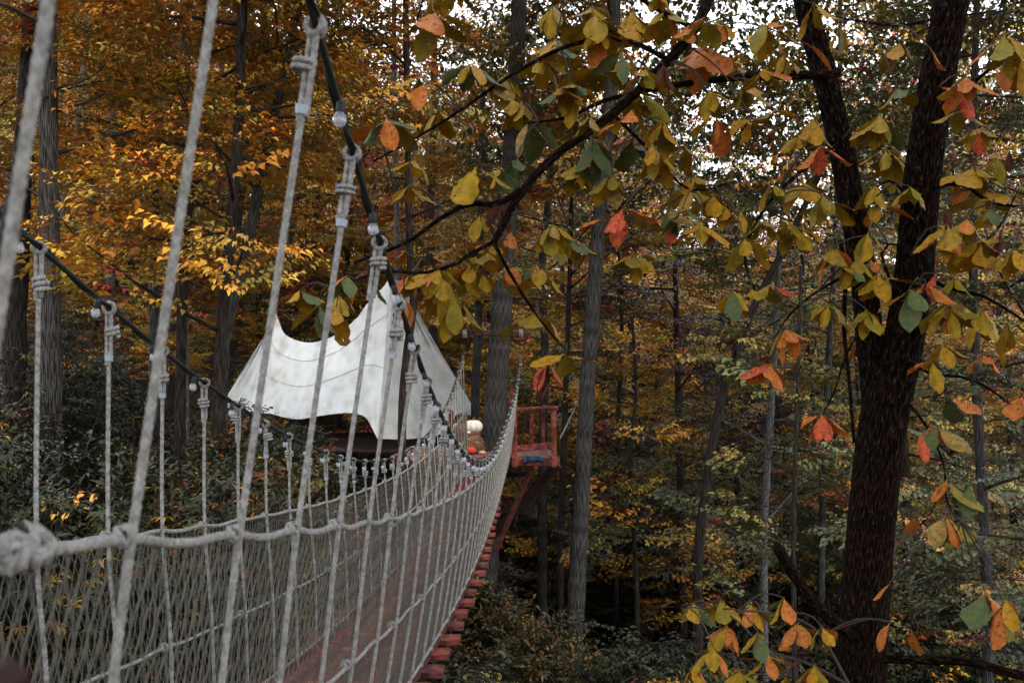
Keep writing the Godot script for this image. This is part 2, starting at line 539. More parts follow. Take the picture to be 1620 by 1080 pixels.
func make_tree(called: String, label: String, group: String, path: Array, radius: float, bark_mat: Material, kind: String, o := {}) -> Node3D:
	var base: Vector3 = path[0]
	var t := thing(called, label, "tree", base, group)
	var pts := PackedVector3Array()
	for p in path:
		pts.append(p - base)
	var fine := resample(pts, 0.3)
	var rr := PackedFloat32Array()
	for k in fine.size():
		var w := float(k) / (fine.size() - 1)
		rr.append(radius * lerpf(1.0, o.get("tip", 0.5), w) * (1.0 + 0.35 * exp(-fine[k].y / 0.4)))
	var g := Geo.new()
	tube(g, fine, rr, o.get("sides", 12), 0.16)
	part("trunk", g.mesh(), bark_mat, t)
	var limbs: int = o.get("limbs", 12)
	var places := []
	var colors := PackedColorArray()
	var low: float = o.get("low", 0.3)
	for k in limbs:
		var w := lerpf(low, 0.98, (k + rng.randf()) / limbs)
		var a := fine[int(w * (fine.size() - 1))]
		var az := rnd(0.0, TAU)
		if o.has("toward") and rng.randf() < 0.6:
			az = o.toward + rnd(-0.9, 0.9)
		var length := rnd(o.get("short", 1.4), o.get("long", 3.6)) * lerpf(1.0, 0.75, w)
		var dir := Vector3(cos(az), rnd(0.0, 0.55), sin(az)).normalized()
		var lp := limb_path(a, dir, length, rnd(-0.6, 0.6))
		if in_lane(lp[6] + base) or in_lane(lp[3] + base):
			continue
		var lg := Geo.new()
		var lr := minf(radius * 0.34, 0.012 + length * 0.009)
		tube(lg, lp, taper(lp.size(), lr, 0.006, 0.8), 5, 0.1)
		part("limb", lg.mesh(), M.bark_dark if o.get("dark_limbs", false) else bark_mat, t)
		var sprigs := int(length * o.get("dense", 11.0))
		for j in sprigs:
			var f := sqrt(rnd(0.06, 1.0)) * 6.0
			var here := lp[int(f)].lerp(lp[mini(6, int(f) + 1)], f - int(f))
			var side := dir.cross(Vector3.UP).normalized()
			var off := rnd(-1.0, 1.0) * 0.3 * length * sqrt(f / 6.0)
			here += side * off + Vector3(0, rnd(-0.16, 0.12) - absf(off) * 0.12, 0)
			var face := (dir + side * signf(off) * rnd(0.1, 1.3) + Vector3(rnd(-0.4, 0.4), rnd(-0.5, 0.2), rnd(-0.4, 0.4))).normalized()
			var x := Vector3.UP.cross(face).normalized()
			var b := Basis(x, face.cross(x), face).rotated(face, rnd(-0.5, 0.5)).scaled(Vector3.ONE * rnd(0.6, 1.45) * o.get("scale", 1.0))
			if before_tent(here + base):
				continue
			places.append(Transform3D(b, here))
			colors.append(hue(o.low_kind if o.has("low_kind") and w < 0.5 and rng.randf() < 0.75 else kind, o.get("drift", 0.1)))
	scatter("crown", o.get("twigs", sprays), places, colors, M.foliage, t)
	if o.get("upper", 0) > 0:                              # the high crown
		var up := []
		var tint := PackedColorArray()
		var top := fine[fine.size() - 1]
		for k in o.upper:
			var d := Vector3(rnd(-1, 1), rnd(-1, 1), rnd(-1, 1))
			if d.length() > 1.0:
				continue
			up.append(Transform3D(Basis(Vector3.UP, rnd(0.0, TAU)).scaled(Vector3.ONE * rnd(0.8, 1.5)), top + d * Vector3(4.2, 2.6, 4.2) + Vector3(0, 2.2, 0)))
			tint.append(hue(kind, 0.1))
		scatter("crown", clumps, up, tint, M.foliage, t)
	return t

func make_shrub(called: String, label: String, group: String, where: Vector3, wide: float, tall: float, kind: String, count: int, meshes: Array, leafy: Material, drift := 0.12, scale := 1.0) -> void:
	var t := thing(called, label, "shrub", where, group)
	var places := []
	var colors := PackedColorArray()
	for k in 5:
		var a := rnd(0.0, TAU)
		var top := Vector3(cos(a) * wide * rnd(0.2, 0.7), tall * rnd(0.6, 0.95), sin(a) * wide * rnd(0.2, 0.7))
		var p := PackedVector3Array([Vector3(rnd(-0.1, 0.1), -0.15, rnd(-0.1, 0.1)), top * Vector3(0.35, 0.5, 0.35), top])
		var g := Geo.new()
		tube(g, p, taper(3, 0.022, 0.007), 5)
		part("stem", g.mesh(), M.twig, t)
	for k in count:
		var a := rnd(0.0, TAU)
		var h := pow(rng.randf(), 0.7)
		var rad := wide * sqrt(rng.randf()) * (0.55 + 0.6 * sin(PI * minf(h + 0.12, 1.0))) * (1.0 + 0.35 * sin(3.0 * a + where.x))
		var p := Vector3(cos(a) * rad, h * tall * (1.0 + 0.2 * sin(2.0 * a + where.z)), sin(a) * rad)
		var b := Basis(Vector3.UP, rnd(0.0, TAU)) * Basis(Vector3.RIGHT, rnd(-0.5, 0.5))
		if before_tent(p + where):
			continue
		places.append(Transform3D(b.scaled(Vector3.ONE * rnd(0.8, 1.4) * scale), p))
		colors.append(hue(kind, drift))
	scatter("foliage", meshes, places, colors, leafy, t)

# ------------------------------------------------------------------ the rope bridge
func hanger_zs() -> Array:
	var z := [1.06, 1.5, 2.03]
	for k in range(5, 38):
		z.append(0.5 * k)
	return z

func make_bridge() -> void:
	var t := thing("rope_footbridge", "suspension footbridge of pale rope, netting and red planks", "bridge", Vector3.ZERO)
	var zs := hanger_zs()
	for right in [true, false]:                            # ropes that run the whole length
		var called := "right" if right else "left"
		var p := PackedVector3Array()
		var hand := PackedVector3Array()
		var mid := PackedVector3Array()
		var low := PackedVector3Array()
		var z := 0.3
		while z <= 19.01:
			p.append(bp(cable_x(z, right), cable_y(z), z))
			hand.append(bp(side_x(z, 1.0, right), top_y(z, right), z))
			mid.append(bp(side_x(z, 0.5, right), lerpf(deck_y(z), top_y(z, right), 0.5) - 0.01 * absf(sin(PI * z)), z))
			low.append(bp(side_x(z, 0.0, right) + (0.01 if right else -0.01), deck_y(z) + 0.045, z))
			z += 0.125
		var g := Geo.new()
		var fine := resample(p, 0.1)
		tube(g, fine, taper(fine.size(), 0.0095, 0.0095), 10)
		part("main_cable", g.mesh(), M.cable, t).set_meta("label", "black %s main cable" % called)
		g = Geo.new(); rope(g, hand, 0.0098, 0.01, 10, 0.052)
		part("hand_rope", g.mesh(), M.rope, t)
		g = Geo.new(); rope(g, mid, 0.008, 0.013, 9, 0.055)
		part("middle_rope", g.mesh(), M.rope, t)
		g = Geo.new(); rope(g, low, 0.0095, 0.016, 8, 0.06)
		part("deck_rope", g.mesh(), M.rope, t)
		# netting: two families of slanting strands knotted where they cross
		g = Geo.new()
		var w := 0.048
		var rows := 17
		for fam in [-1.0, 1.0]:
			for k in range(4, int(18.9 / w)):
				var z0 := k * w
				var q := PackedVector3Array()
				for j in rows + 1:
					var zz: float = z0 + fam * w * 0.5 * (j - rows / 2.0) + (0.004 * fam if j % 2 == 0 else -0.004 * fam)
					if zz < 0.25 or zz > 18.95:
						continue
					var v := float(j) / rows
					var x := side_x(zz, v, right) + 0.02 * noise.get_noise_2d(zz * 40.0, v * 40.0)
					q.append(bp(x, lerpf(deck_y(zz) + 0.04, top_y(zz, right), v) + 0.006 * noise.get_noise_2d(zz * 90.0, v * 70.0 + 300.0), zz))
				if q.size() > 2:
					tube(g, q, taper(q.size(), 0.0016, 0.0016), 4, 0.0, Color.WHITE, false)
		var net := part("netting", g.mesh(), M.net, t)
		net.set_meta("kind", "stuff")
	# one knot head shared by all hangers: loop over the cable, doubled rope, whipping, taped end. Origin at the cable, rope hangs along -y.
	var head := Geo.new()
	coil(head, 1.6, 0.019, 0.0082, 0.018, Vector3(0, -0.004, 0), Vector3.BACK, 0.006, 10)
	rope(head, PackedVector3Array([Vector3(0.008, -0.015, 0.004), Vector3(0.008, -0.1, 0.003), Vector3(0.0072, -0.2, 0.0)]), 0.0082, 0.008, 10)
	rope(head, PackedVector3Array([Vector3(-0.008, -0.015, -0.004), Vector3(-0.008, -0.1, -0.002), Vector3(-0.0072, -0.19, 0.0)]), 0.0082, 0.008, 10)
	var head_mesh := head.mesh()
	var whip := Geo.new()
	coil(whip, 2.3, 0.0215, 0.0072, 0.0145, Vector3(0, -0.085, 0), Vector3.UP, 0.006, 10)
	var whip_mesh := whip.mesh()
	var tape := Geo.new()
	tube(tape, PackedVector3Array([Vector3(0, -0.184, 0), Vector3(0, -0.204, 0)]), PackedFloat32Array([0.0162, 0.0145]), 12)
	var tape_mesh := tape.mesh()
	var tie := Geo.new()                                   # where a hanger is lashed to a long rope
	coil(tie, 2.0, 0.0145, 0.0072, 0.013, Vector3(0, 0, 0), Vector3(0.25, 0.2, 1).normalized(), 0.008, 9)
	coil(tie, 1.0, 0.016, 0.0072, 0.011, Vector3(0, 0, 0), Vector3(0.9, 0.5, -0.3).normalized(), 0.008, 9)
	var tie_mesh := tie.mesh()
	for right in [true, false]:
		for k in zs.size():
			var z: float = zs[k] + (0.0 if right else 0.02)
			var top := bp(cable_x(z, right), cable_y(z), z)
			var hand := bp(side_x(z, 1.0, right) + (0.012 if right else 0.012), top_y(z, right), z)
			var foot := bp(side_x(z, 0.0, right) + 0.012, deck_y(z) + 0.02, z + (0.0 if right else 0.03))
			var fine := z < (7.0 if right else 8.0)
			var g := Geo.new()
			var path := PackedVector3Array([top + (hand - top).normalized() * 0.17, hand, hand.lerp(foot, 0.5) + Vector3(0.012 if right else 0.012, 0, 0), foot])
			if top.distance_to(hand) < 0.25:
				path[0] = top.lerp(hand, 0.5)
			rope(g, path, 0.0086, 0.0075 if fine else 0.015, 12 if fine else 8)
			var h := part("hanger_rope", g.mesh(), M.rope, t)
			var down := (hand - top).normalized()
			if top.y < hand.y + 0.05:
				down = Vector3.DOWN
			var x := Vector3.BACK.cross(down).normalized() * -1.0
			var basis := Basis(x, -down, x.cross(-down)) * Basis(Vector3.UP, rnd(-0.5, 0.5))
			var short := clampf(top.distance_to(hand) / 0.3, 0.5, 1.0)
			var hd := part("knot", head_mesh, M.knot, h, top)
			hd.basis = (basis * Basis(Vector3.UP, rnd(-0.9, 0.9))).scaled(Vector3(1, short * rnd(0.85, 1.1), 1))
			var wh := part("whipping", whip_mesh, M.knot, h, top + down * rnd(-0.02, 0.03))
			wh.basis = basis * Basis(Vector3.UP, rnd(0.0, TAU)) * Basis(Vector3.RIGHT, rnd(-0.2, 0.2)) * Basis().scaled(Vector3(1, rnd(0.85, 1.3), 1))
			if rng.randf() < 0.4:
				var tp := part("tape", tape_mesh, M.tape, h, top)
				tp.basis = basis.scaled(Vector3(1, short, 1))
			if k % 2 == (0 if right else 1) or z < 3.0:
				var ti := part("lashing", tie_mesh, M.knot, h, bp(side_x(z, 1.0, right), top_y(z, right), z))
				ti.basis = Basis(Vector3.UP, rnd(-0.4, 0.4))
			else:
				var mp := bp(side_x(z, 0.5, right), lerpf(deck_y(z), top_y(z, right), 0.5), z)
				part("lashing", tie_mesh, M.knot, h, mp)
	var fist := Geo.new()                                  # a bulky stopper knot near the landing
	for k in 6:
		coil(fist, 1.0, rnd(0.017, 0.024), 0.0105, 0.012, Vector3(rnd(-0.006, 0.006), rnd(-0.008, 0.008), rnd(-0.022, 0.022)), Vector3(rnd(-1, 1), rnd(-1, 1), rnd(-1.2, 1.2)).normalized(), 0.008, 10)
	part("knot", fist.mesh(), M.knot, t, bp(-0.68, top_y(1.2, true), 1.2))
	# planks: one long cross board under every pair of hangers, three short ones between
	var longs := []
	var shorts := []
	for k in 4:
		var g := Geo.new()
		box(g, Vector3(1.0, 0.042, 0.135), Transform3D(), 0.005)
		longs.append(g.mesh())
		g = Geo.new()
		box(g, Vector3(0.84, 0.036, 0.115), Transform3D(Basis(), Vector3.ZERO), 0.004)
		shorts.append(g.mesh())
	for k in zs.size():
		var z: float = zs[k]
		var slope := 2.0 * 0.0077 * (z - 11.3)
		var end := lerpf(-0.68, -0.83, smoothstep(9.0, 19.0, z)) + rnd(-0.02, 0.02)
		var far := -1.78
		var o := part("plank", longs[k % 4], M.red_wood if k % 3 != 1 else M.tread_wood, t, bp((end + far) / 2.0, deck_y(z) - 0.005, z))
		o.basis = Basis(Vector3.RIGHT, -slope).scaled(Vector3(end - far, 1, 1)) * Basis(Vector3.UP, rnd(-0.015, 0.015))
		for j in 3:
			var zz := z + 0.125 * (j + 1)
			if zz > 18.9:
				continue
			var s := part("plank", shorts[(k + j) % 4], M.tread_wood, t, bp(-1.22, deck_y(zz) + 0.006, zz))
			s.basis = Basis(Vector3.RIGHT, -2.0 * 0.0077 * (zz - 11.3))
	make_string_lights(zs)

func make_string_lights(zs: Array) -> void:
	var bulb := Geo.new()                                  # pear shaped glass, origin at the socket, hangs along -y
	var prof := [[0.0, 0.009], [-0.008, 0.012], [-0.014, 0.015], [-0.022, 0.0165], [-0.03, 0.015], [-0.036, 0.01], [-0.0385, 0.001]]
	lathe(bulb, prof, 16)
	var bulb_mesh := bulb.mesh()
	var sock := Geo.new()
	lathe(sock, [[0.03, 0.001], [0.03, 0.006], [0.022, 0.011], [-0.004, 0.0115], [-0.004, 0.001]], 12)
	var sock_mesh := sock.mesh()
	var fil := Geo.new()
	coil_thin(fil)
	var fil_mesh := fil.mesh()
	for right in [true, false]:
		var t := thing("string_light", "string of clear glass bulbs along the %s main cable" % ("near right hand" if right else "far left hand"), "string light", Vector3.ZERO, "string lights on the bridge cables")
		var p := PackedVector3Array()
		var z := 0.5
		var k := 0
		while z <= 18.9:
			var a := TAU * z / 0.5
			p.append(bp(cable_x(z, right) + cos(a) * 0.0135, cable_y(z) + sin(a) * 0.0135, z))
			z += 0.0625
			k += 1
		var g := Geo.new()
		tube(g, p, taper(p.size(), 0.0042, 0.0042), 6)
		part("cord", g.mesh(), M.cable, t)
		if right:
			g = Geo.new()
			var lead := PackedVector3Array([bp(cable_x(0.8, true), cable_y(0.8), 0.8), bp(-0.62, 0.62, 1.08), bp(-0.6, 0.44, 1.1), bp(-0.66, 0.2, 1.12), bp(-0.75, -0.1, 1.16)])
			lead = resample(lead, 0.05)
			tube(g, lead, taper(lead.size(), 0.0055, 0.0055), 7)
			part("cord", g.mesh(), M.cable, t)
		for j in zs.size():
			var zb: float = zs[j] - (0.24 if right else 0.13) + rnd(-0.03, 0.03)
			if zb < 1.0:
				continue
			var b := part("bulb", bulb_mesh, M.glass, t, bp(cable_x(zb, right) + 0.012, cable_y(zb) - 0.048, zb))
			b.basis = Basis(Vector3.FORWARD, rnd(-0.25, 0.25)) * Basis(Vector3.RIGHT, rnd(-0.25, 0.25))
			part("socket", sock_mesh, M.cable, b)
			part("filament", fil_mesh, M.glow_copper, b)

func coil_thin(g: Geo) -> void:
	var p := PackedVector3Array()
	for k in 14:
		p.append(Vector3(0.004 * cos(k * 1.3), -0.012 - k * 0.0014, 0.004 * sin(k * 1.3)))
	tube(g, p, taper(p.size(), 0.0016, 0.0016), 4)

func lathe(g: Geo, prof: Array, sides: int, squash := Vector3.ONE, ribs := 0, depth := 0.0) -> void:
	var first := g.v.size()
	for k in prof.size():
		var a: Array = prof[maxi(k - 1, 0)]
		var b: Array = prof[mini(k + 1, prof.size() - 1)]
		var slope := Vector2(b[1] - a[1], b[0] - a[0]).normalized()
		for s in sides + 1:
			var th := TAU * s / sides
			var m := 1.0 - depth * pow(absf(cos(th * ribs / 2.0)), 6.0) if ribs > 0 else 1.0
			var nn := Vector3(cos(th) * -slope.y, slope.x, sin(th) * -slope.y)
			g.vert(Vector3(cos(th) * prof[k][1] * m, prof[k][0], sin(th) * prof[k][1] * m) * squash, (nn if absf(slope.y) > 0.001 else Vector3(0, signf(slope.x) * (1.0 if prof[k][0] > 0.0 else 1.0), 0)).normalized(), Vector2(th, prof[k][0]))
	for k in prof.size() - 1:
		for s in sides:
			var a := first + k * (sides + 1) + s
			g.tri(a, a + sides + 1, a + 1)
			g.tri(a + 1, a + sides + 1, a + sides + 2)
	if ribs > 0:                                           # true normals of the ribs
		for k in range(1, prof.size() - 1):
			for s in sides + 1:
				var row := first + k * (sides + 1)
				var nn := (g.v[row + (s + 1) % sides] - g.v[row + (s + sides - 1) % sides]).cross(g.v[row + sides + 1 + s] - g.v[row - sides - 1 + s]).normalized()
				g.n[row + s] = nn * signf(nn.dot(g.n[row + s]))

# ------------------------------------------------------------------ the far platform and what stands on it
func make_platform() -> void:
	var t := thing("tree_platform", "red stained timber platform built round the tree at the far end", "platform", Vector3.ZERO)
	var dy := -1.55                                        # deck top above the eye
	# deck boards, front edge 19.0 m ahead, running across
	for k in 17:
		var z := 19.1 + k * 0.16
		var right := lerpf(0.13, -0.08, k / 16.0)
		var g := Geo.new()
		box(g, Vector3(right + 3.2, 0.035, 0.148), Transform3D(Basis(), bp((right - 3.2) / 2.0, dy, z)), 0.004)
		part("deck_board", g.mesh(), M.deck_wood, t)
	part("fascia", beam_mesh(bp(-3.2, dy - 0.1, 19.02), bp(0.15, dy - 0.1, 19.02), 0.045, 0.16), M.red_wood, t)
	part("fascia", beam_mesh(bp(0.17, dy - 0.1, 19.0), bp(-0.05, dy - 0.1, 21.8), 0.045, 0.16), M.red_wood, t)
	for k in 5:
		part("joist", beam_mesh(bp(-2.9 + k * 0.72, dy - 0.14, 19.06), bp(-2.9 + k * 0.72 - 0.03, dy - 0.14, 21.7), 0.05, 0.18), M.dark_wood, t)
	# railing of the right bay
	var top := -0.61
	for q in [[-0.71, 19.0, 0.1], [0.075, 19.02, 0.1], [-0.42, 21.6, 0.09], [-0.16, 21.65, 0.09]]:
		part("post", beam_mesh(bp(q[0], dy - 0.2, q[1]), bp(q[0], top, q[1]), q[2], q[2]), M.red_wood, t)
	part("top_rail", beam_mesh(bp(-0.82, top + 0.02, 19.0), bp(0.17, top + 0.055, 19.0), 0.14, 0.045), M.red_wood, t)
	part("top_rail", beam_mesh(bp(0.12, top + 0.01, 19.08), bp(-0.12, top + 0.01, 21.7), 0.12, 0.04), M.red_wood, t)
	part("lower_rail", beam_mesh(bp(-0.66, dy + 0.16, 18.99), bp(0.03, dy + 0.235, 18.99), 0.045, 0.13), M.red_wood, t)
	part("brace", beam_mesh(bp(-0.7, dy, 21.6), bp(-0.45, top, 21.62), 0.05, 0.1), M.dark_wood, t)
	# posts of the left side
	for q in [[-2.02, 19.3, 0.08, -0.62], [-2.12, 20.4, 0.08, -0.7], [-0.86, 21.4, 0.11, -0.2]]:
		part("post", beam_mesh(bp(q[0], dy - 0.2, q[1]), bp(q[0], q[3], q[1]), q[2], q[2]), M.red_wood, t)
	part("top_rail", beam_mesh(bp(-2.05, -0.98, 20.9), bp(-1.5, -0.94, 21.5), 0.06, 0.1), M.red_wood, t)
	# braces below
	part("brace", beam_mesh(bp(0.17, dy - 0.2, 19.7), bp(-1.22, dy - 1.75, 20.2), 0.1, 0.19), M.dark_wood, t)
	part("brace", beam_mesh(bp(-0.36, dy - 0.2, 19.1), bp(-1.12, dy - 1.98, 19.5), 0.06, 0.1), M.tread_wood, t)
	part("brace", beam_mesh(bp(-2.6, dy - 0.2, 19.5), bp(-1.45, dy - 1.75, 20.2), 0.1, 0.17), M.dark_wood, t)
	part("steel_strut", beam_mesh(bp(-0.1, dy - 0.15, 21.2), bp(-0.45, dy - 1.35, 21.2), 0.05, 0.05), M.steel, t)
	part("steel_strut", beam_mesh(bp(-0.45, dy - 0.15, 21.2), bp(-0.5, dy - 1.35, 21.2), 0.05, 0.05), M.steel, t)
	part("steel_strut", beam_mesh(bp(-1.0, dy - 0.3, 21.2), bp(-0.42, dy - 1.35, 21.2), 0.04, 0.04), M.steel, t)
	part("steel_strut", beam_mesh(bp(-0.95, dy - 1.36, 21.2), bp(-0.4, dy - 1.34, 21.2), 0.04, 0.04), M.steel, t)
	part("lower_landing", beam_mesh(bp(-1.25, dy - 0.52, 20.4), bp(-0.5, dy - 0.48, 20.4), 0.5, 0.05), M.dark_wood, t)
	for k in 9:
		part("baluster", beam_mesh(bp(-1.25 + k * 0.09, dy - 0.5, 20.14), bp(-1.25 + k * 0.09, dy - 0.3, 20.14), 0.012, 0.012), M.steel, t)
	part("lower_rail", beam_mesh(bp(-1.25, dy - 0.3, 20.14), bp(-0.5, dy - 0.28, 20.14), 0.03, 0.03), M.steel, t)
	# cross beam that carries the cables
	var cb := thing("cross_beam", "brown timber cross beam fixed to the platform tree holding both cables", "beam", Vector3.ZERO)
	part("timber", beam_mesh(bp(-1.86, 0.955, 19.12), bp(-0.48, 0.9, 19.12), 0.12, 0.11), M.dark_wood, cb)
	for x in [-1.71, -0.57]:
		var g := Geo.new()
		coil(g, 3.0, 0.085, 0.012, 0.03, bp(x, 0.92, 19.12), Vector3.RIGHT, 0.02, 8)
		part("rope_lashing", g.mesh(), M.rope, cb)
	# harvest display
	var hay := thing("straw_bale", "round brown straw bale on the platform deck in front of the tree", "bale", bp(-1.72, dy + 0.02, 19.75))
	var g2 := Geo.new()
	lathe(g2, [[0.43, 0.001], [0.425, 0.1], [0.4, 0.19], [0.35, 0.26], [0.26, 0.315], [0.15, 0.33], [0.06, 0.3], [0.0, 0.26], [0.0, 0.001]], 28)
	for k in g2.v.size():
		var q := g2.v[k]
		g2.v[k] = q * (1.0 + 0.1 * noise.get_noise_3d(q.x * 300.0, q.y * 300.0, q.z * 300.0))
	part("body", g2.mesh(), M.straw, hay)
	var st := Geo.new()
	for k in 900:
		var a := rnd(0.0, TAU)
		var y := rnd(0.02, 0.42)
		var c := Vector3(cos(a), 0, sin(a)) * 0.335 * sqrt(maxf(0.05, 1.0 - pow(maxf(0.0, y - 0.15) / 0.29, 2.0))) + Vector3(0, y, 0)
		if rng.randf() < 0.3:
			c = Vector3(cos(a) * rnd(0.05, 0.28), 0.415, sin(a) * rnd(0.05, 0.28))
		var d := Vector3(-sin(a) + rnd(-0.5, 0.5), rnd(-0.5, 0.5), cos(a) + rnd(-0.5, 0.5)).normalized() * rnd(0.04, 0.1)
		tube(st, PackedVector3Array([c - d, c + d * 0.2 + c * Vector3(0.05, 0, 0.05), c + d + c * Vector3(0.04, 0.02, 0.04)]), PackedFloat32Array([0.007, 0.006, 0.004]), 3, 0.0, Color.WHITE, false)
	var straws := part("straws", st.mesh(), M.straw, hay)
	straws.set_meta("kind", "stuff")
	pumpkin("pumpkin", "large white ribbed pumpkin on top of the straw bale", bp(-1.6, dy + 0.42, 19.75), 0.2, 0.3, M.pumpkin_white)
	pumpkin("pumpkin", "peach coloured pumpkin beside the white one on the bale", bp(-1.9, dy + 0.43, 19.85), 0.15, 0.22, M.pumpkin_peach)
	pumpkin("pumpkin", "bright orange gourd lying on the front rim of the bale", bp(-1.8, dy + 0.43, 19.55), 0.08, 0.1, M.pumpkin_orange)
	pumpkin("pumpkin", "tiny cream gourd between the orange gourd and the white pumpkin", bp(-1.68, dy + 0.43, 19.5), 0.05, 0.06, M.pumpkin_white)
	pumpkin("pumpkin", "red orange pumpkin on the deck in front of the bale", bp(-1.62, dy + 0.02, 19.3), 0.12, 0.17, M.pumpkin_red)
	pumpkin("pumpkin", "small pale pink gourd on the deck beside the red pumpkin", bp(-1.38, dy + 0.02, 19.3), 0.07, 0.09, M.pumpkin_peach)
	# folded tarpaulin over the edge
	var tp := thing("tarpaulin", "folded blue tarpaulin hanging over the platform edge", "tarpaulin", Vector3.ZERO)
	var tg := Geo.new()
	for layer in 3:
		for j in 10:
			var x0 := -0.53 + layer * 0.03 + j * 0.036
			var z0 := 18.93 - layer * 0.015 + 0.02 * sin(j * 1.3 + layer)
			var z1 := 18.93 - layer * 0.015 + 0.02 * sin((j + 1) * 1.3 + layer)
			tg.flat([bp(x0, dy + 0.01 - layer * 0.012, z0 + 0.07), bp(x0 + 0.036, dy + 0.02 - layer * 0.012, z1 + 0.07), bp(x0 + 0.036 + 0.02, dy - 0.09 + layer * 0.02, z1), bp(x0 + 0.02, dy - 0.1 + layer * 0.02, z0)])
			tg.flat([bp(x0, dy + 0.01 - layer * 0.012, z0 + 0.09), bp(x0 + 0.036, dy + 0.02 - layer * 0.012, z1 + 0.09), bp(x0 + 0.036, dy + 0.02 - layer * 0.012, z1 + 0.07), bp(x0, dy + 0.01 - layer * 0.012, z0 + 0.07)])
	part("sheet", tg.mesh(), M.tarp, tp)

func pumpkin(called: String, label: String, where: Vector3, r: float, tall: float, m: Material) -> void:
	var t := thing(called, label, "pumpkin", where, "pumpkins and gourds on the platform")
	var g := Geo.new()
	var prof := []
	for k in 11:
		var a := PI * k / 10.0
		prof.append([tall * (0.5 + 0.5 * cos(a)) - 0.1 * tall * exp(-pow(sin(a) * 3.0, 2.0)) * cos(a), maxf(0.002, r * pow(sin(a), 0.9))])
	lathe(g, prof, 60, Vector3.ONE, 10, 0.16)
	part("body", g.mesh(), m, t)
	var s := Geo.new()
	tube(s, PackedVector3Array([Vector3(0, tall * 0.85, 0), Vector3(0.004, tall * 1.0, 0), Vector3(0.02, tall * 1.1, 0.01)]), PackedFloat32Array([r * 0.16, r * 0.1, r * 0.09]), 7)
	part("stem", s.mesh(), M.straw, t)

# ------------------------------------------------------------------ the tent
func patch(g: Geo, upper: Array, lower: Array, nu: int, nv: int, belly: float, rows := []) -> Geo:     # cloth between two curves, sagging inward
	var a := resample(PackedVector3Array(upper), 0.02)
	var b := resample(PackedVector3Array(lower), 0.02)
	var first := g.v.size()
	var grid := []
	for i in nu + 1:
		var fi := float(i) / nu
		var pa := a[int(fi * (a.size() - 1))]
		var pb := b[int(fi * (b.size() - 1))]
		for j in nv + 1:
			var fj := float(j) / nv
			var p := pa.lerp(pb, fj)
			p.z -= belly * sin(PI * fj) * sin(PI * fi)
			p.z += 0.14 * noise.get_noise_2d(fi * 420.0, fj * 60.0) + 0.03 * sin(fi * 26.0 + 2.0 * fj) * fj * (1.0 - fj) * 3.0 + 0.1 * pow(absf(sin(fi * 9.0 + 0.5)), 6.0) * (1.0 - fj)
			grid.append(p)
	for i in nu + 1:
		for j in nv + 1:
			var du: Vector3 = grid[mini(i + 1, nu) * (nv + 1) + j] - grid[maxi(i - 1, 0) * (nv + 1) + j]
			var dv: Vector3 = grid[i * (nv + 1) + mini(j + 1, nv)] - grid[i * (nv + 1) + maxi(j - 1, 0)]
			var nn := dv.cross(du)
			g.vert(grid[i * (nv + 1) + j], nn.normalized() if nn.length() > 1e-9 else Vector3.BACK, Vector2(float(i) / nu, float(j) / nv))
	for i in nu:
		for j in nv:
			var q := first + i * (nv + 1) + j
			g.tri(q, q + nv + 1, q + 1)
			g.tri(q + 1, q + nv + 1, q + nv + 2)
	var lines := Geo.new()                                 # stitched seams along some rows, standing 6 mm proud
	for j in rows:
		var p := PackedVector3Array()
		for i in nu + 1:
			p.append(grid[i * (nv + 1) + j] + Vector3(0, 0, 0.012))
		tube(lines, p, taper(p.size(), 0.006, 0.006), 5)
	return lines

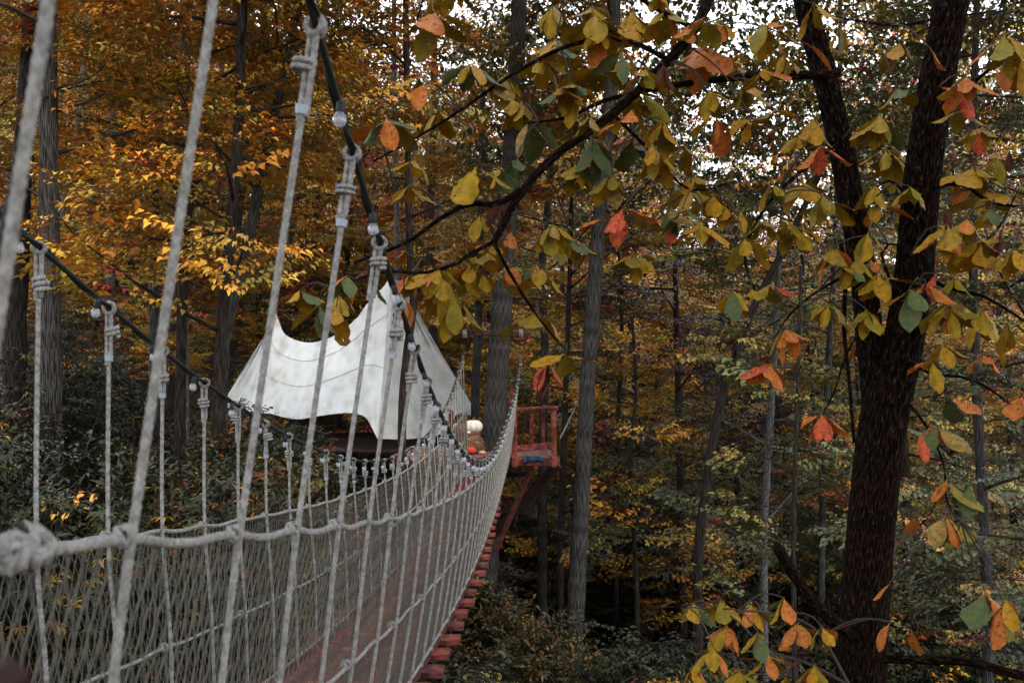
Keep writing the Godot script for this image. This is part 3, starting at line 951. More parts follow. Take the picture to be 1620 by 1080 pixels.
func make_tent() -> void:
	var t := thing("canvas_tent", "white peaked canvas tent behind the left rope railing", "tent", Vector3.ZERO)
	var up := [at(437, 496, 26.5), at(452, 528, 26.4), at(480, 541, 26.0), at(512, 538, 25.6), at(548, 519, 25.2), at(585, 478, 24.8), at(620, 436, 24.6)]
	var lo := [at(392, 650, 26.0), at(430, 655, 25.4), at(468, 663, 24.8), at(510, 657, 24.2), at(552, 653, 23.7), at(580, 662, 23.2), at(597, 694, 22.8)]
	var g := Geo.new()
	var seams := patch(g, up, lo, 48, 24, -0.15, [6, 14])
	part("side_panel", g.mesh(), M.tent, t).set_meta("label", "weathered tent side below the twin peaks")
	part("seam", seams.mesh(), M.seam, t)
	g = Geo.new()
	patch(g, [at(437, 496, 26.5), at(436, 500, 26.6), at(434, 505, 26.8)], [at(392, 650, 26.0), at(372, 648, 27.0), at(350, 640, 29.0)], 20, 20, 0.1)
	part("end_panel", g.mesh(), M.tent, t)
	g = Geo.new()
	patch(g, [at(620, 436, 24.6), at(624, 441, 24.7), at(630, 449, 24.8), at(640, 464, 25.0)], [at(597, 694, 22.8), at(650, 694, 23.8), at(704, 684, 25.0), at(722, 656, 25.6), at(742, 656, 26.2), at(763, 668, 26.8)], 40, 24, 0.12)
	part("front_panel", g.mesh(), M.tent, t).set_meta("label", "tent panel with an arched opening")
	g = Geo.new()                                          # rear cloth that closes the tent
	patch(g, [at(434, 505, 26.8), at(480, 548, 28.0), at(560, 530, 28.0), at(622, 446, 25.0), at(640, 464, 25.0)], [at(350, 640, 29.0), at(480, 650, 33.0), at(620, 655, 33.0), at(720, 655, 31.0), at(763, 666, 26.9)], 40, 16, 0.0)
	part("rear_panel", g.mesh(), M.tent, t)
	g = Geo.new()
	tube(g, PackedVector3Array([at(434, 462, 26.6), at(436, 500, 26.6), at(434, 760, 27.5)]), PackedFloat32Array([0.03, 0.05, 0.05]), 8)
	part("pole", g.mesh(), M.deck_wood, t)
	# wooden deck under it
	for k in 14:
		var z := 23.0 + k * 0.55
		part("floor_board", beam_mesh(bp(-8.0, -1.75, z), bp(-2.0, -1.75, z), 0.52, 0.06), M.dark_wood, t)
	for q in [[-7.6, 23.4], [-5.0, 23.2], [-2.4, 23.2], [-7.4, 30.0], [-2.4, 30.0]]:
		part("floor_post", beam_mesh(bp(q[0], ground(q[0], -q[1]) - EYE - 0.3, q[1]), bp(q[0], -1.78, q[1]), 0.16, 0.16), M.dark_wood, t)

# ------------------------------------------------------------------ the near tree with large leaves
func leaf_texture(a: Color, b: Color, vein: Color, spot: Color, seed_n: int, spots: float) -> ImageTexture:
	var im := Image.create(96, 192, false, Image.FORMAT_RGBA8)
	var n := FastNoiseLite.new()
	n.seed = seed_n
	n.frequency = 0.022
	var m := FastNoiseLite.new()
	m.seed = seed_n + 9
	m.frequency = 0.07
	for y in 192:
		for x in 96:
			var u := (x - 47.5) / 47.5
			var c := a.lerp(b, clampf(0.5 + 1.3 * n.get_noise_2d(x, y), 0.0, 1.0))
			var side := fposmod(y / 192.0 * 11.0 + absf(u) * 2.4, 1.0)
			var v := maxf(smoothstep(0.055, 0.0, absf(u)), 0.7 * smoothstep(0.1, 0.0, minf(side, 1.0 - side)) * (1.0 - absf(u) * 0.6))
			c = c.lerp(vein, v * 0.55)
			var s := m.get_noise_2d(x, y) + 0.35 * n.get_noise_2d(x + 300.0, y)
			c = c.lerp(spot, smoothstep(spots, spots + 0.1, s) * 0.85)
			var fine := 1.0 + 0.25 * m.get_noise_2d(x * 4.0, y * 4.0)
			var bitten := m.get_noise_2d(x * 0.55 + 700.0, y * 0.55) > 0.5 and absf(u) > 0.12
			im.set_pixel(x, y, Color(c.r * fine, c.g * fine, c.b * fine, 0.0 if bitten else 1.0))
	return ImageTexture.create_from_image(im)

func leaf_material(a: Color, b: Color, vein: Color, spot: Color, seed_n: int, spots: float) -> StandardMaterial3D:
	var m := mat(0.65)
	m.metallic_specular = 0.25
	m.transparency = BaseMaterial3D.TRANSPARENCY_ALPHA_SCISSOR
	m.alpha_scissor_threshold = 0.5
	m.albedo_texture = leaf_texture(a.linear_to_srgb(), b.linear_to_srgb(), vein.linear_to_srgb(), spot.linear_to_srgb(), seed_n, spots)
	m.backlight = Color(0.9, 0.85, 0.6)
	return m

func big_leaf(droop: float, curl: float, wide: float, ragged := 0.0) -> ArrayMesh:         # obovate, length 1 along -y from the stalk, 0.05 stalk
	var g := Geo.new()
	var rows := 13
	var prof := [0.008, 0.008, 0.05, 0.1, 0.148, 0.19, 0.224, 0.25, 0.264, 0.262, 0.24, 0.195, 0.11, 0.006]
	var phase := rnd(0.0, TAU)
	var bend := rnd(-0.12, 0.12)
	for j in rows + 1:
		var f := float(j) / rows
		var y := -f + 0.12 * droop * f * f
		var z := droop * f * f + 0.03 * sin(f * 5.0 + phase)
		var h: float = prof[j] * wide
		for s in [-1.0, -0.5, 0.0, 0.5, 1.0]:
			var edge := 1.0 + (ragged * rnd(-0.5, 0.2) if absf(s) == 1.0 and j > 1 else 0.0)
			var x: float = s * h * edge + bend * f * f
			var cup: float = curl * absf(s) * absf(s) * h * (1.0 + 0.5 * sin(f * 7.0 + phase + s))
			var zz: float = z + cup + 0.014 * sin(f * 44.0 + s) * absf(s)
			g.vert(Vector3(x, y, zz), Vector3(-s * curl * 1.6, 2.0 * droop * f, 1).normalized(), Vector2(0.5 + s * 0.5 * h / 0.32, f))
	for j in rows:
		for s in 4:
			var q := j * 5 + s
			g.tri(q, q + 1, q + 5)
			g.tri(q + 1, q + 6, q + 5)
	return g.mesh()

func make_near_tree() -> void:
	var base := at(1358, 1190, 4.5)
	base.y = ground(base.x, base.z) - 0.1
	var t := thing("hickory_tree", "near forked tree with dark bark and large autumn leaves", "tree", base)
	var path := func(list: Array) -> PackedVector3Array:
		var p := PackedVector3Array()
		for q in list:
			p.append(at(q[0], q[1], q[2]) - base)
		return p
	var limb := func(called: String, list: Array, r0: float, r1: float, m: Material, sides := 10, rough := 0.12) -> PackedVector3Array:
		var p := resample((path as Callable).call(list), 0.04 if sides > 20 else 0.06)
		var g := Geo.new()
		tube(g, p, taper(p.size(), r0, r1), sides, rough)
		part(called, g.mesh(), m, t)
		return p
	# trunk and the two stems
	var low := resample(PackedVector3Array([Vector3(0, 0, 0), at(1352, 1700, 4.5) - base, at(1363, 1070, 4.5) - base, at(1373, 900, 4.5) - base, at(1386, 760, 4.5) - base, at(1400, 660, 4.5) - base, at(1410, 610, 4.5) - base]), 0.05)
	var lr := PackedFloat32Array()
	for k in low.size():
		var y := (low[k] + base).y
		var up := clampf(inverse_lerp(at(1360, 1080, 4.5).y, at(1404, 600, 4.5).y, y), -1.0, 1.2)
		lr.append(lerpf(0.11, 0.1, up) + (0.1 * exp(-low[k].y / 0.5)))
	var g := Geo.new()
	tube(g, low, lr, 64, 0.07)
	part("trunk", g.mesh(), M.bark_near, t)
	(limb as Callable).call("stem", [[1392, 720, 4.48], [1412, 630, 4.48], [1431, 540, 4.48], [1447, 430, 4.48], [1461, 270, 4.48], [1482, 135, 4.48], [1505, 0, 4.48], [1530, -220, 4.5], [1560, -700, 4.6]], 0.09, 0.058, M.bark_near, 56, 0.07)
	(limb as Callable).call("stem", [[1392, 700, 4.54], [1385, 620, 4.54], [1377, 540, 4.54], [1366, 430, 4.54], [1338, 270, 4.54], [1309, 135, 4.54], [1274, 0, 4.54], [1250, -160, 4.5], [1235, -600, 4.4]], 0.062, 0.044, M.bark_near, 48, 0.07)
	var t2 := thing("hickory_sapling", "leafy sapling with yellow and orange leaves at the foot of the near tree", "sapling", base)
	var lines := []
	var low_branch := [[1325, 116, 4.52], [1285, 118, 4.45], [1180, 121, 4.35], [1060, 136, 4.25], [960, 158, 4.2], [900, 185, 4.1], [830, 195, 4.1]]
	var add := func(list: Array, r0: float, r1: float, called := "branch") -> void:
		lines.append((limb as Callable).call(called, list, r0, r1, M.bark_near, 9, 0.14))
	var add2 := func(list: Array, r0: float, r1: float, called := "branch") -> void:
		var p := resample((path as Callable).call(list), 0.06)
		var sg := Geo.new()
		tube(sg, p, taper(p.size(), r0, r1), 7, 0.1)
		part(called, sg.mesh(), M.twig, t2)
		lines.append(p)
	(add as Callable).call(low_branch, 0.026, 0.004)
	(add as Callable).call([[1255, -100, 4.5], [1190, -75, 4.3], [1128, -10, 4.1], [1100, 45, 4.0], [1058, 95, 3.95], [970, 180, 3.9], [880, 245, 3.85], [822, 308, 3.8], [782, 382, 3.8]], 0.028, 0.014)
	(add as Callable).call([[838, 290, 3.82], [790, 322, 3.8], [740, 322, 3.8], [690, 350, 3.8], [640, 385, 3.8], [560, 415, 3.85]], 0.014, 0.005)
	(add as Callable).call([[782, 382, 3.8], [750, 398, 3.8], [715, 420, 3.8], [665, 432, 3.8], [610, 430, 3.8], [520, 455, 3.85]], 0.010, 0.004)
	(add as Callable).call([[1058, 95, 3.95], [985, 62, 3.9], [900, 72, 3.9], [810, 118, 3.9], [720, 180, 3.95], [640, 228, 4.0], [590, 255, 4.0]], 0.011, 0.004)
	(add as Callable).call([[1100, 45, 4.0], [1050, 20, 3.95], [980, -20, 3.9], [860, -60, 3.9], [700, -40, 3.9], [660, 30, 3.9]], 0.012, 0.004)
	(add as Callable).call([[970, 180, 3.9], [1030, 240, 3.9], [1090, 300, 3.95], [1150, 290, 4.0]], 0.009, 0.004)
	(add as Callable).call([[782, 382, 3.8], [800, 420, 3.8], [850, 500, 3.8], [900, 560, 3.8]], 0.009, 0.003)
	(add as Callable).call([[1330, 225, 4.5], [1280, 262, 4.4], [1225, 310, 4.3], [1190, 365, 4.25], [1178, 410, 4.2], [1195, 460, 4.2]], 0.011, 0.004)
	(add as Callable).call([[1365, 420, 4.5], [1330, 440, 4.4], [1280, 470, 4.3], [1240, 510, 4.25], [1215, 560, 4.2]], 0.009, 0.003)
	(add as Callable).call([[1375, 500, 4.5], [1340, 560, 4.4], [1320, 620, 4.3], [1300, 660, 4.25]], 0.008, 0.003)
	(add as Callable).call([[1480, 190, 4.45], [1530, 140, 4.3], [1580, 100, 4.2], [1650, 60, 4.1]], 0.013, 0.005)
	(add as Callable).call([[1465, 300, 4.45], [1520, 290, 4.3], [1570, 320, 4.2], [1650, 330, 4.1]], 0.012, 0.005)
	(add as Callable).call([[1448, 430, 4.45], [1500, 455, 4.3], [1560, 470, 4.2], [1640, 520, 4.1]], 0.012, 0.005)
	(add as Callable).call([[1425, 560, 4.42], [1470, 590, 4.3], [1540, 600, 4.2], [1600, 640, 4.1]], 0.009, 0.004)
	(add as Callable).call([[1432, 480, 4.4], [1408, 440, 4.3], [1395, 395, 4.25], [1425, 385, 4.2], [1448, 420, 4.2], [1455, 470, 4.2]], 0.008, 0.004)
	(add as Callable).call([[1455, 350, 4.45], [1435, 310, 4.4], [1410, 285, 4.35], [1385, 300, 4.3], [1370, 340, 4.3]], 0.010, 0.004)
	(add as Callable).call([[1440, 640, 4.4], [1470, 680, 4.3], [1495, 740, 4.2], [1500, 800, 4.15], [1540, 840, 4.1]], 0.007, 0.003)
	(add as Callable).call([[1400, 1042, 4.42], [1460, 1044, 4.3], [1530, 1046, 4.15], [1590, 1062, 4.05], [1660, 1080, 4.0]], 0.02, 0.02)
	(add2 as Callable).call([[1345, 1085, 4.25], [1290, 995, 4.3], [1220, 970, 4.2], [1150, 965, 4.1], [1090, 960, 4.05]], 0.008, 0.003)
	(add2 as Callable).call([[1345, 1085, 4.25], [1280, 1050, 4.3], [1200, 1030, 4.2], [1120, 1040, 4.1]], 0.008, 0.003)
	var root := at(1350, 1085, 4.25)
	var foot := Vector3(root.x, ground(root.x, root.z) - 0.1, root.z)
	var sg2 := Geo.new()
	var sp := resample(PackedVector3Array([foot - base, foot.lerp(root, 0.5) - base + Vector3(0.05, 0, 0.04), root - base]), 0.1)
	tube(sg2, sp, taper(sp.size(), 0.022, 0.008), 8, 0.1)
	part("stem", sg2.mesh(), M.twig, t2)
	(add as Callable).call([[1505, 20, 4.45], [1430, 40, 4.35], [1340, 30, 4.3], [1290, 20, 4.3]], 0.010, 0.004)
	(limb as Callable).call("dead_stub", [[1352, 1005, 4.45], [1310, 975, 4.3], [1262, 918, 4.15], [1234, 872, 4.05], [1230, 866, 4.04]], 0.03, 0.022, M.bark_near, 10, 0.18)
	(limb as Callable).call("vine", [[1330, 380, 4.35], [1338, 440, 4.35], [1336, 520, 4.36], [1344, 600, 4.36], [1352, 700, 4.37]], 0.011, 0.008, M.bark_near, 7, 0.15)
	# leaves: clusters where the photograph shows them: x, y, how many, colour mix, size
	var kinds := {
		"y": leaf_material(Color(0.29, 0.16, 0.006), Color(0.17, 0.105, 0.005), Color(0.34, 0.21, 0.015), Color(0.1, 0.05, 0.01), 1, 0.42),
		"v": leaf_material(Color(0.2, 0.135, 0.008), Color(0.12, 0.1, 0.01), Color(0.26, 0.18, 0.02), Color(0.12, 0.05, 0.01), 12, 0.36),
		"w": leaf_material(Color(0.36, 0.17, 0.008), Color(0.24, 0.13, 0.006), Color(0.38, 0.22, 0.02), Color(0.13, 0.045, 0.01), 13, 0.28),
		"o": leaf_material(Color(0.42, 0.14, 0.022), Color(0.34, 0.085, 0.016), Color(0.48, 0.22, 0.05), Color(0.1, 0.035, 0.015), 2, 0.3),
		"r": leaf_material(Color(0.48, 0.09, 0.03), Color(0.32, 0.04, 0.02), Color(0.55, 0.17, 0.06), Color(0.06, 0.015, 0.01), 3, 0.25),
		"g": leaf_material(Color(0.05, 0.075, 0.03), Color(0.085, 0.095, 0.028), Color(0.1, 0.13, 0.06), Color(0.2, 0.11, 0.03), 4, 0.4),
		"b": leaf_material(Color(0.05, 0.012, 0.01), Color(0.09, 0.025, 0.015), Color(0.12, 0.04, 0.02), Color(0.02, 0.008, 0.008), 5, 0.3),
		"m": leaf_material(Color(0.33, 0.15, 0.03), Color(0.1, 0.1, 0.03), Color(0.34, 0.2, 0.05), Color(0.12, 0.05, 0.02), 6, 0.34),
	}
	var shapes := []
	for k in 12:
		shapes.append(big_leaf(rnd(-0.45, 0.45), rnd(-0.6, 0.5), rnd(0.78, 1.1), 0.06 if k % 2 == 0 else 0.4))
	var curled := big_leaf(0.5, 1.6, 0.7, 0.3)
	var spots := [
		[690, 20, 3, "yyo", 74], [664, 120, 2, "gy", 70], [672, 130, 2, "oy", 60], [612, 185, 4, "gooy", 66], [604, 200, 1, "b", 40], [745, 100, 4, "ggyy", 62], [800, 115, 3, "yym", 62], [755, 262, 2, "yy", 84], [836, 190, 2, "gm", 92], [818, 250, 2, "gg", 64],
		[880, 60, 4, "yyyg", 66], [862, 95, 3, "yyy", 66], [942, 25, 4, "yyyy", 74], [1000, 15, 5, "yyyyo", 78], [1052, 10, 3, "yyo", 70], [905, 130, 4, "gyyy", 64], [958, 105, 4, "yyyg", 66], [985, 80, 2, "gy", 62], [1012, 140, 3, "gyo", 76], [1000, 175, 2, "oy", 70], [938, 215, 3, "ggm", 80], [1000, 215, 3, "ggo", 76], [1048, 190, 4, "yyyo", 72], [1082, 225, 2, "yy", 60],
		[1112, 70, 3, "ooy", 82], [1090, 40, 2, "oo", 70], [1132, 180, 2, "oy", 66], [1180, 130, 3, "yym", 60], [1215, 35, 3, "yyo", 62], [1190, 185, 2, "yy", 54], [1226, 175, 2, "ym", 50], [1276, 70, 1, "o", 70], [1286, 5, 2, "yy", 60], [1330, 45, 2, "yg", 50], [1424, 65, 2, "my", 56], [1468, 72, 1, "o", 46], [1488, 135, 1, "r", 48], [1590, 55, 3, "yyo", 80], [1612, 80, 2, "yo", 70], [1530, 120, 3, "ooy", 56], [1545, 205, 1, "r", 56], [1520, 175, 2, "yy", 54], [1516, 145, 1, "r", 52],
		[872, 360, 2, "yy", 62], [902, 375, 3, "yyg", 64], [858, 425, 2, "yy", 66], [1005, 402, 4, "yyyy", 56], [985, 330, 3, "orm", 74], [1062, 325, 3, "gmr", 64], [1042, 240, 3, "yyy", 56], [1092, 296, 3, "yyg", 56], [1130, 305, 3, "yyy", 54], [1080, 330, 2, "gy", 52],
		[1172, 330, 2, "yy", 56], [1206, 345, 3, "yyy", 56], [1240, 345, 2, "yy", 56], [1178, 375, 2, "yy", 58], [1222, 290, 2, "yg", 46], [1268, 285, 4, "yyyy", 58], [1300, 230, 2, "ro", 58], [1302, 305, 2, "yy", 54], [1220, 450, 2, "yr", 52], [1190, 455, 1, "y", 46], [1245, 520, 5, "ooooy", 50], [1220, 575, 5, "ooroo", 52], [1300, 655, 5, "oorro", 56], [1318, 390, 3, "oyy", 60], [1312, 480, 3, "yym", 54], [1350, 425, 1, "g", 40],
		[1392, 180, 4, "yyyg", 66], [1402, 235, 4, "yyyy", 66], [1422, 140, 2, "yg", 60], [1388, 320, 2, "oy", 56], [1375, 365, 2, "yy", 56], [1500, 355, 3, "yyo", 64], [1540, 265, 4, "yyoy", 62], [1578, 245, 2, "yy", 60], [1562, 300, 3, "yyo", 60], [1532, 345, 3, "yyo", 60], [1598, 235, 1, "b", 44], [1496, 325, 1, "b", 44], [1552, 385, 3, "yyy", 64], [1602, 395, 3, "yyo", 62], [1586, 360, 1, "b", 40], [1510, 365, 1, "b", 38],
		[1378, 410, 2, "og", 46], [1440, 455, 2, "gy", 66], [1466, 450, 2, "oo", 56], [1482, 432, 1, "r", 44], [1498, 480, 3, "yyg", 66], [1555, 488, 3, "yyy", 66], [1596, 510, 2, "yy", 66], [1556, 560, 2, "oo", 44], [1612, 625, 3, "oro", 56], [1490, 545, 2, "yy", 54], [1476, 570, 2, "yo", 50], [1505, 628, 2, "go", 54], [1426, 672, 1, "g", 56], [1482, 672, 3, "gom", 70], [1460, 690, 1, "r", 44],
		[1500, 758, 3, "ogy", 62], [1535, 765, 2, "gy", 60], [1496, 815, 3, "omy", 66], [1520, 822, 2, "yg", 60], [1448, 818, 1, "o", 56], [1560, 938, 3, "gom", 76], [1592, 945, 3, "ogy", 76], [1602, 985, 2, "yo", 66], [1410, 985, 1, "o", 48], [1440, 995, 1, "o", 70], [1408, 922, 1, "o", 40],
		[1098, 952, 3, "ygy", 50], [1140, 948, 3, "gyy", 48], [1190, 955, 4, "yyoy", 50], [1240, 945, 3, "ygo", 48], [1150, 990, 4, "ooyo", 50], [1200, 1000, 3, "yyg", 48], [1262, 985, 4, "oyoo", 50], [1300, 990, 2, "yo", 48], [1215, 1035, 4, "oyyo", 50], [1130, 1025, 4, "yygo", 50], [1170, 1060, 3, "yyo", 50], [1290, 1050, 3, "yyo", 50], [1098, 1052, 3, "yoy", 48], [1245, 1070, 2, "yg", 46],
		[548, 435, 3, "ogy", 56], [532, 485, 2, "yy", 66], [502, 480, 2, "gy", 56], [592, 448, 1, "g", 54], [640, 470, 2, "oy", 52], [650, 430, 2, "yo", 56], [682, 420, 3, "yyy", 66], [700, 455, 3, "yym", 70], [716, 440, 1, "r", 56], [742, 415, 3, "yyo", 60], [765, 430, 2, "yy", 60], [722, 470, 2, "yy", 76], [640, 395, 2, "ro", 44], [775, 375, 2, "oy", 60], [802, 410, 2, "om", 60], [808, 365, 2, "oy", 60], [850, 490, 2, "yy", 84], [895, 560, 2, "yy", 66], [868, 570, 2, "rb", 56],
		[790, 320, 2, "bb", 50], [815, 300, 2, "bb", 46], [1050, 100, 2, "bb", 46], [780, 390, 2, "bb", 44],
	]
	for l in range(0, 18):                                 # smaller sprays along the branches
		var line: PackedVector3Array = lines[l]
		for k in range(3, line.size(), 3):
			var q := pixel_of(line[k] + base + Vector3(rnd(-0.16, 0.16), rnd(-0.2, 0.1), rnd(-0.2, 0.2)))
			if q.y > 500.0 or (q.x > 560.0 and q.x < 660.0 and q.y > 400.0):
				continue
			spots.append([q.x, q.y, 0, ["yyy", "yyyy", "yym", "yyg", "yyo"][rng.randi() % 5], rnd(38.0, 58.0)])
	var leaf_no := 0
	var rest := {}                                         # past the 300 largest, leaves are joined
	for s in spots:
		var depth := rnd(3.7, 4.35)
		if s[0] > 1380:
			depth = rnd(3.95, 4.3) if rng.randf() < 0.75 else rnd(4.6, 4.9)
		var node := at(s[0], s[1], depth) - base
		var owner_tree: Node3D = t2 if s[0] < 1310 and s[1] > 940 else t
		# twig to the nearest branch
		var best := 1e9
		var from := node
		for l in lines:
			for k in range(0, l.size(), 2):
				var q: Vector3 = l[k]
				var far := q.distance_to(node) * (1.0 if q.y > node.y - 0.12 else 2.5)
				if far < best:
					best = far
					from = q
		if best > 0.02:
			var tg := Geo.new()
			var mid := from.lerp(node, 0.55) + Vector3(rnd(-0.02, 0.02), 0.08 * minf(best, 1.0) + 0.02, rnd(-0.02, 0.02))
			var p := resample(PackedVector3Array([from, mid, node]), 0.05)
			tube(tg, p, taper(p.size(), 0.0046, 0.0024), 5, 0.0, Color.WHITE, false)
			part("twig", tg.mesh(), M.twig, owner_tree)
		var codes: String = s[3]
		var count: int = codes.length()
		var whorl := count if codes[0] == "b" else count + (1 if count > 1 else 0) + (1 if count > 2 else 0)
		var lean := rnd(0.45, 1.0)
		var spin := rnd(0.0, TAU)
		for k in whorl:
			var code: String = codes[k % count]
			if code == "y" and rng.randf() < 0.55:
				code = "v" if rng.randf() < 0.5 else "w"
			var length: float = s[4] * rnd(0.7, 1.15) / F * depth
			var az: float = spin + TAU * (k + rnd(-0.2, 0.2)) / whorl
			var tilt := lean + rnd(-0.22, 0.22)              # away from straight down
			if code == "b":
				tilt = rnd(0.0, 0.3)
			var down := Vector3(sin(tilt) * cos(az), -cos(tilt), sin(tilt) * sin(az))
			var face := Vector3(cos(az), 0.75 + rnd(-0.3, 0.3), sin(az)).normalized()
			var x := (face.cross(down).normalized() * -1.0).rotated(down, rnd(-0.45, 0.45))
			var z := x.cross(-down).normalized()
			var shape: ArrayMesh = curled if code == "b" else shapes[leaf_no % shapes.size()]
			var b := Basis(x, -down, z).scaled(Vector3.ONE * length)
			leaf_no += 1
			if k < count and s[2] > 0 and (owner_tree == t2 or leaf_no % 14 != 5):
				var o := part("leaf", shape, kinds[code], owner_tree, node)
				o.basis = b
			else:
				if not rest.has(code):
					rest[code] = SurfaceTool.new()
				rest[code].append_from(shape, 0, Transform3D(b, node))
	var joined := ArrayMesh.new()
	for code in rest:
		rest[code].commit(joined)
		joined.surface_set_material(joined.get_surface_count() - 1, kinds[code])
	var more := MeshInstance3D.new()
	more.name = "foliage"
	more.mesh = joined
	t.add_child(more)
	more.set_meta("kind", "stuff")
	print("large leaves ", leaf_no)

# ------------------------------------------------------------------
func _ready() -> void:
	rng.seed = 20240
	noise.seed = 4
	noise.frequency = 0.02
	# camera
	var cam := Camera3D.new()
	cam.name = "camera"
	cam.fov = rad_to_deg(2.0 * atan(540.0 / F))
	cam.near = 0.05
	cam.far = 600.0
	cam.position = Vector3(0, EYE, 0)
	cam.rotation = Vector3(atan(60.0 / F), atan(60.0 / F), 0)
	var lens := CameraAttributesPhysical.new()
	lens.frustum_focal_length = 24.0 * F / 1080.0
	lens.frustum_focus_distance = 8.0
	lens.frustum_near = 0.05
	lens.frustum_far = 600.0
	lens.exposure_aperture = 5.0
	cam.attributes = lens
	add_child(cam)
	cam_basis = Basis.from_euler(cam.rotation)
	# sky, light and exposure: a bright overcast day above a closed forest
	var env := Environment.new()
	env.background_mode = Environment.BG_SKY
	var sky := Sky.new()
	var sm := ProceduralSkyMaterial.new()
	sm.sky_top_color = Color(0.86, 0.9, 0.95)
	sm.sky_horizon_color = Color(0.95, 0.96, 0.98)
	sm.sky_curve = 0.2
	sm.ground_bottom_color = Color(0.12, 0.1, 0.08)
	sm.ground_horizon_color = Color(0.5, 0.48, 0.45)
	sm.sky_energy_multiplier = 1.15
	sky.sky_material = sm
	env.sky = sky
	env.tonemap_mode = Environment.TONE_MAPPER_LINEAR
	env.tonemap_exposure = 3.15
	env.sdfgi_enabled = true
	env.ssao_enabled = true
	env.ssil_enabled = true
	var we := WorldEnvironment.new()
	we.name = "world_environment"
	we.environment = env
	add_child(we)
	var sun := DirectionalLight3D.new()
	sun.name = "sun"
	sun.light_energy = 0.4
	sun.light_angular_distance = 20.0
	sun.light_color = Color(1.0, 0.96, 0.9)
	sun.shadow_enabled = true
	sun.rotation_degrees = Vector3(-58, 35, 0)
	add_child(sun)
	make_materials()
	make_sprigs()
	make_ground()
	print("ground ", Time.get_ticks_msec())
	make_bridge()
	print("bridge ", Time.get_ticks_msec())
	make_platform()
	make_start()
	make_tent()
	make_forest()
	print("forest ", Time.get_ticks_msec())
	make_near_tree()
	make_wires()
	print("done ", Time.get_ticks_msec())

func make_start() -> void:
	var t := thing("start_platform", "red timber post top of the near landing, out of focus", "platform", Vector3.ZERO)
	part("post", beam_mesh(bp(-0.325, -1.2, 0.4), bp(-0.325, -0.137, 0.4), 0.14, 0.14), M.shaded_post_wood, t)
	for k in 8:
		part("deck_board", beam_mesh(bp(-1.9, -1.22, 0.75 - k * 0.16), bp(0.9, -1.22, 0.75 - k * 0.16), 0.148, 0.04), M.red_wood, t)

func make_wires() -> void:
	var a := thing("guy_wire", "thin steel guy wire running down from the slim grey trunk", "wire", Vector3.ZERO)
	var g := Geo.new()
	var p := resample(PackedVector3Array([at(930, 575, 20.0), at(1040, 735, 17.5), at(1160, 932, 15.0), at(1260, 1110, 13.5)]), 0.3)
	tube(g, p, taper(p.size(), 0.004, 0.004), 5)
	part("strand", g.mesh(), M.steel, a)
	var b := thing("guy_rope", "pale rope rising from the platform corner behind the railing", "rope", Vector3.ZERO)
	g = Geo.new()
	rope(g, PackedVector3Array([at(886, 694, 21.0), at(905, 655, 22.5), at(932, 598, 24.5)]), 0.022, 0.04, 8, 0.12)
	part("strand", g.mesh(), M.rope, b)

func make_ground() -> void:
	var g := Geo.new()
	var xs := []
	var zs := []
	for k in 101:
		var f := (k - 50) / 50.0
		xs.append(f * 34.0 + signf(f) * pow(absf(f), 5.0) * 260.0)
	for k in 121:
		var f := k / 120.0
		zs.append(12.0 - f * 75.0 - pow(f, 6.0) * 240.0)
	for z in zs:
		for x in xs:
			var e := 0.4
			var nn := Vector3(ground(x - e, z) - ground(x + e, z), 2.0 * e, ground(x, z - e) - ground(x, z + e)).normalized()
			g.vert(Vector3(x, ground(x, z), z), nn)
	for j in zs.size() - 1:
		for i in xs.size() - 1:
			var q: int = j * xs.size() + i
			var w: int = xs.size()
			g.tri(q, q + w, q + 1)
			g.tri(q + 1, q + w, q + w + 1)
	structure("ground", g.mesh(), M.ground)

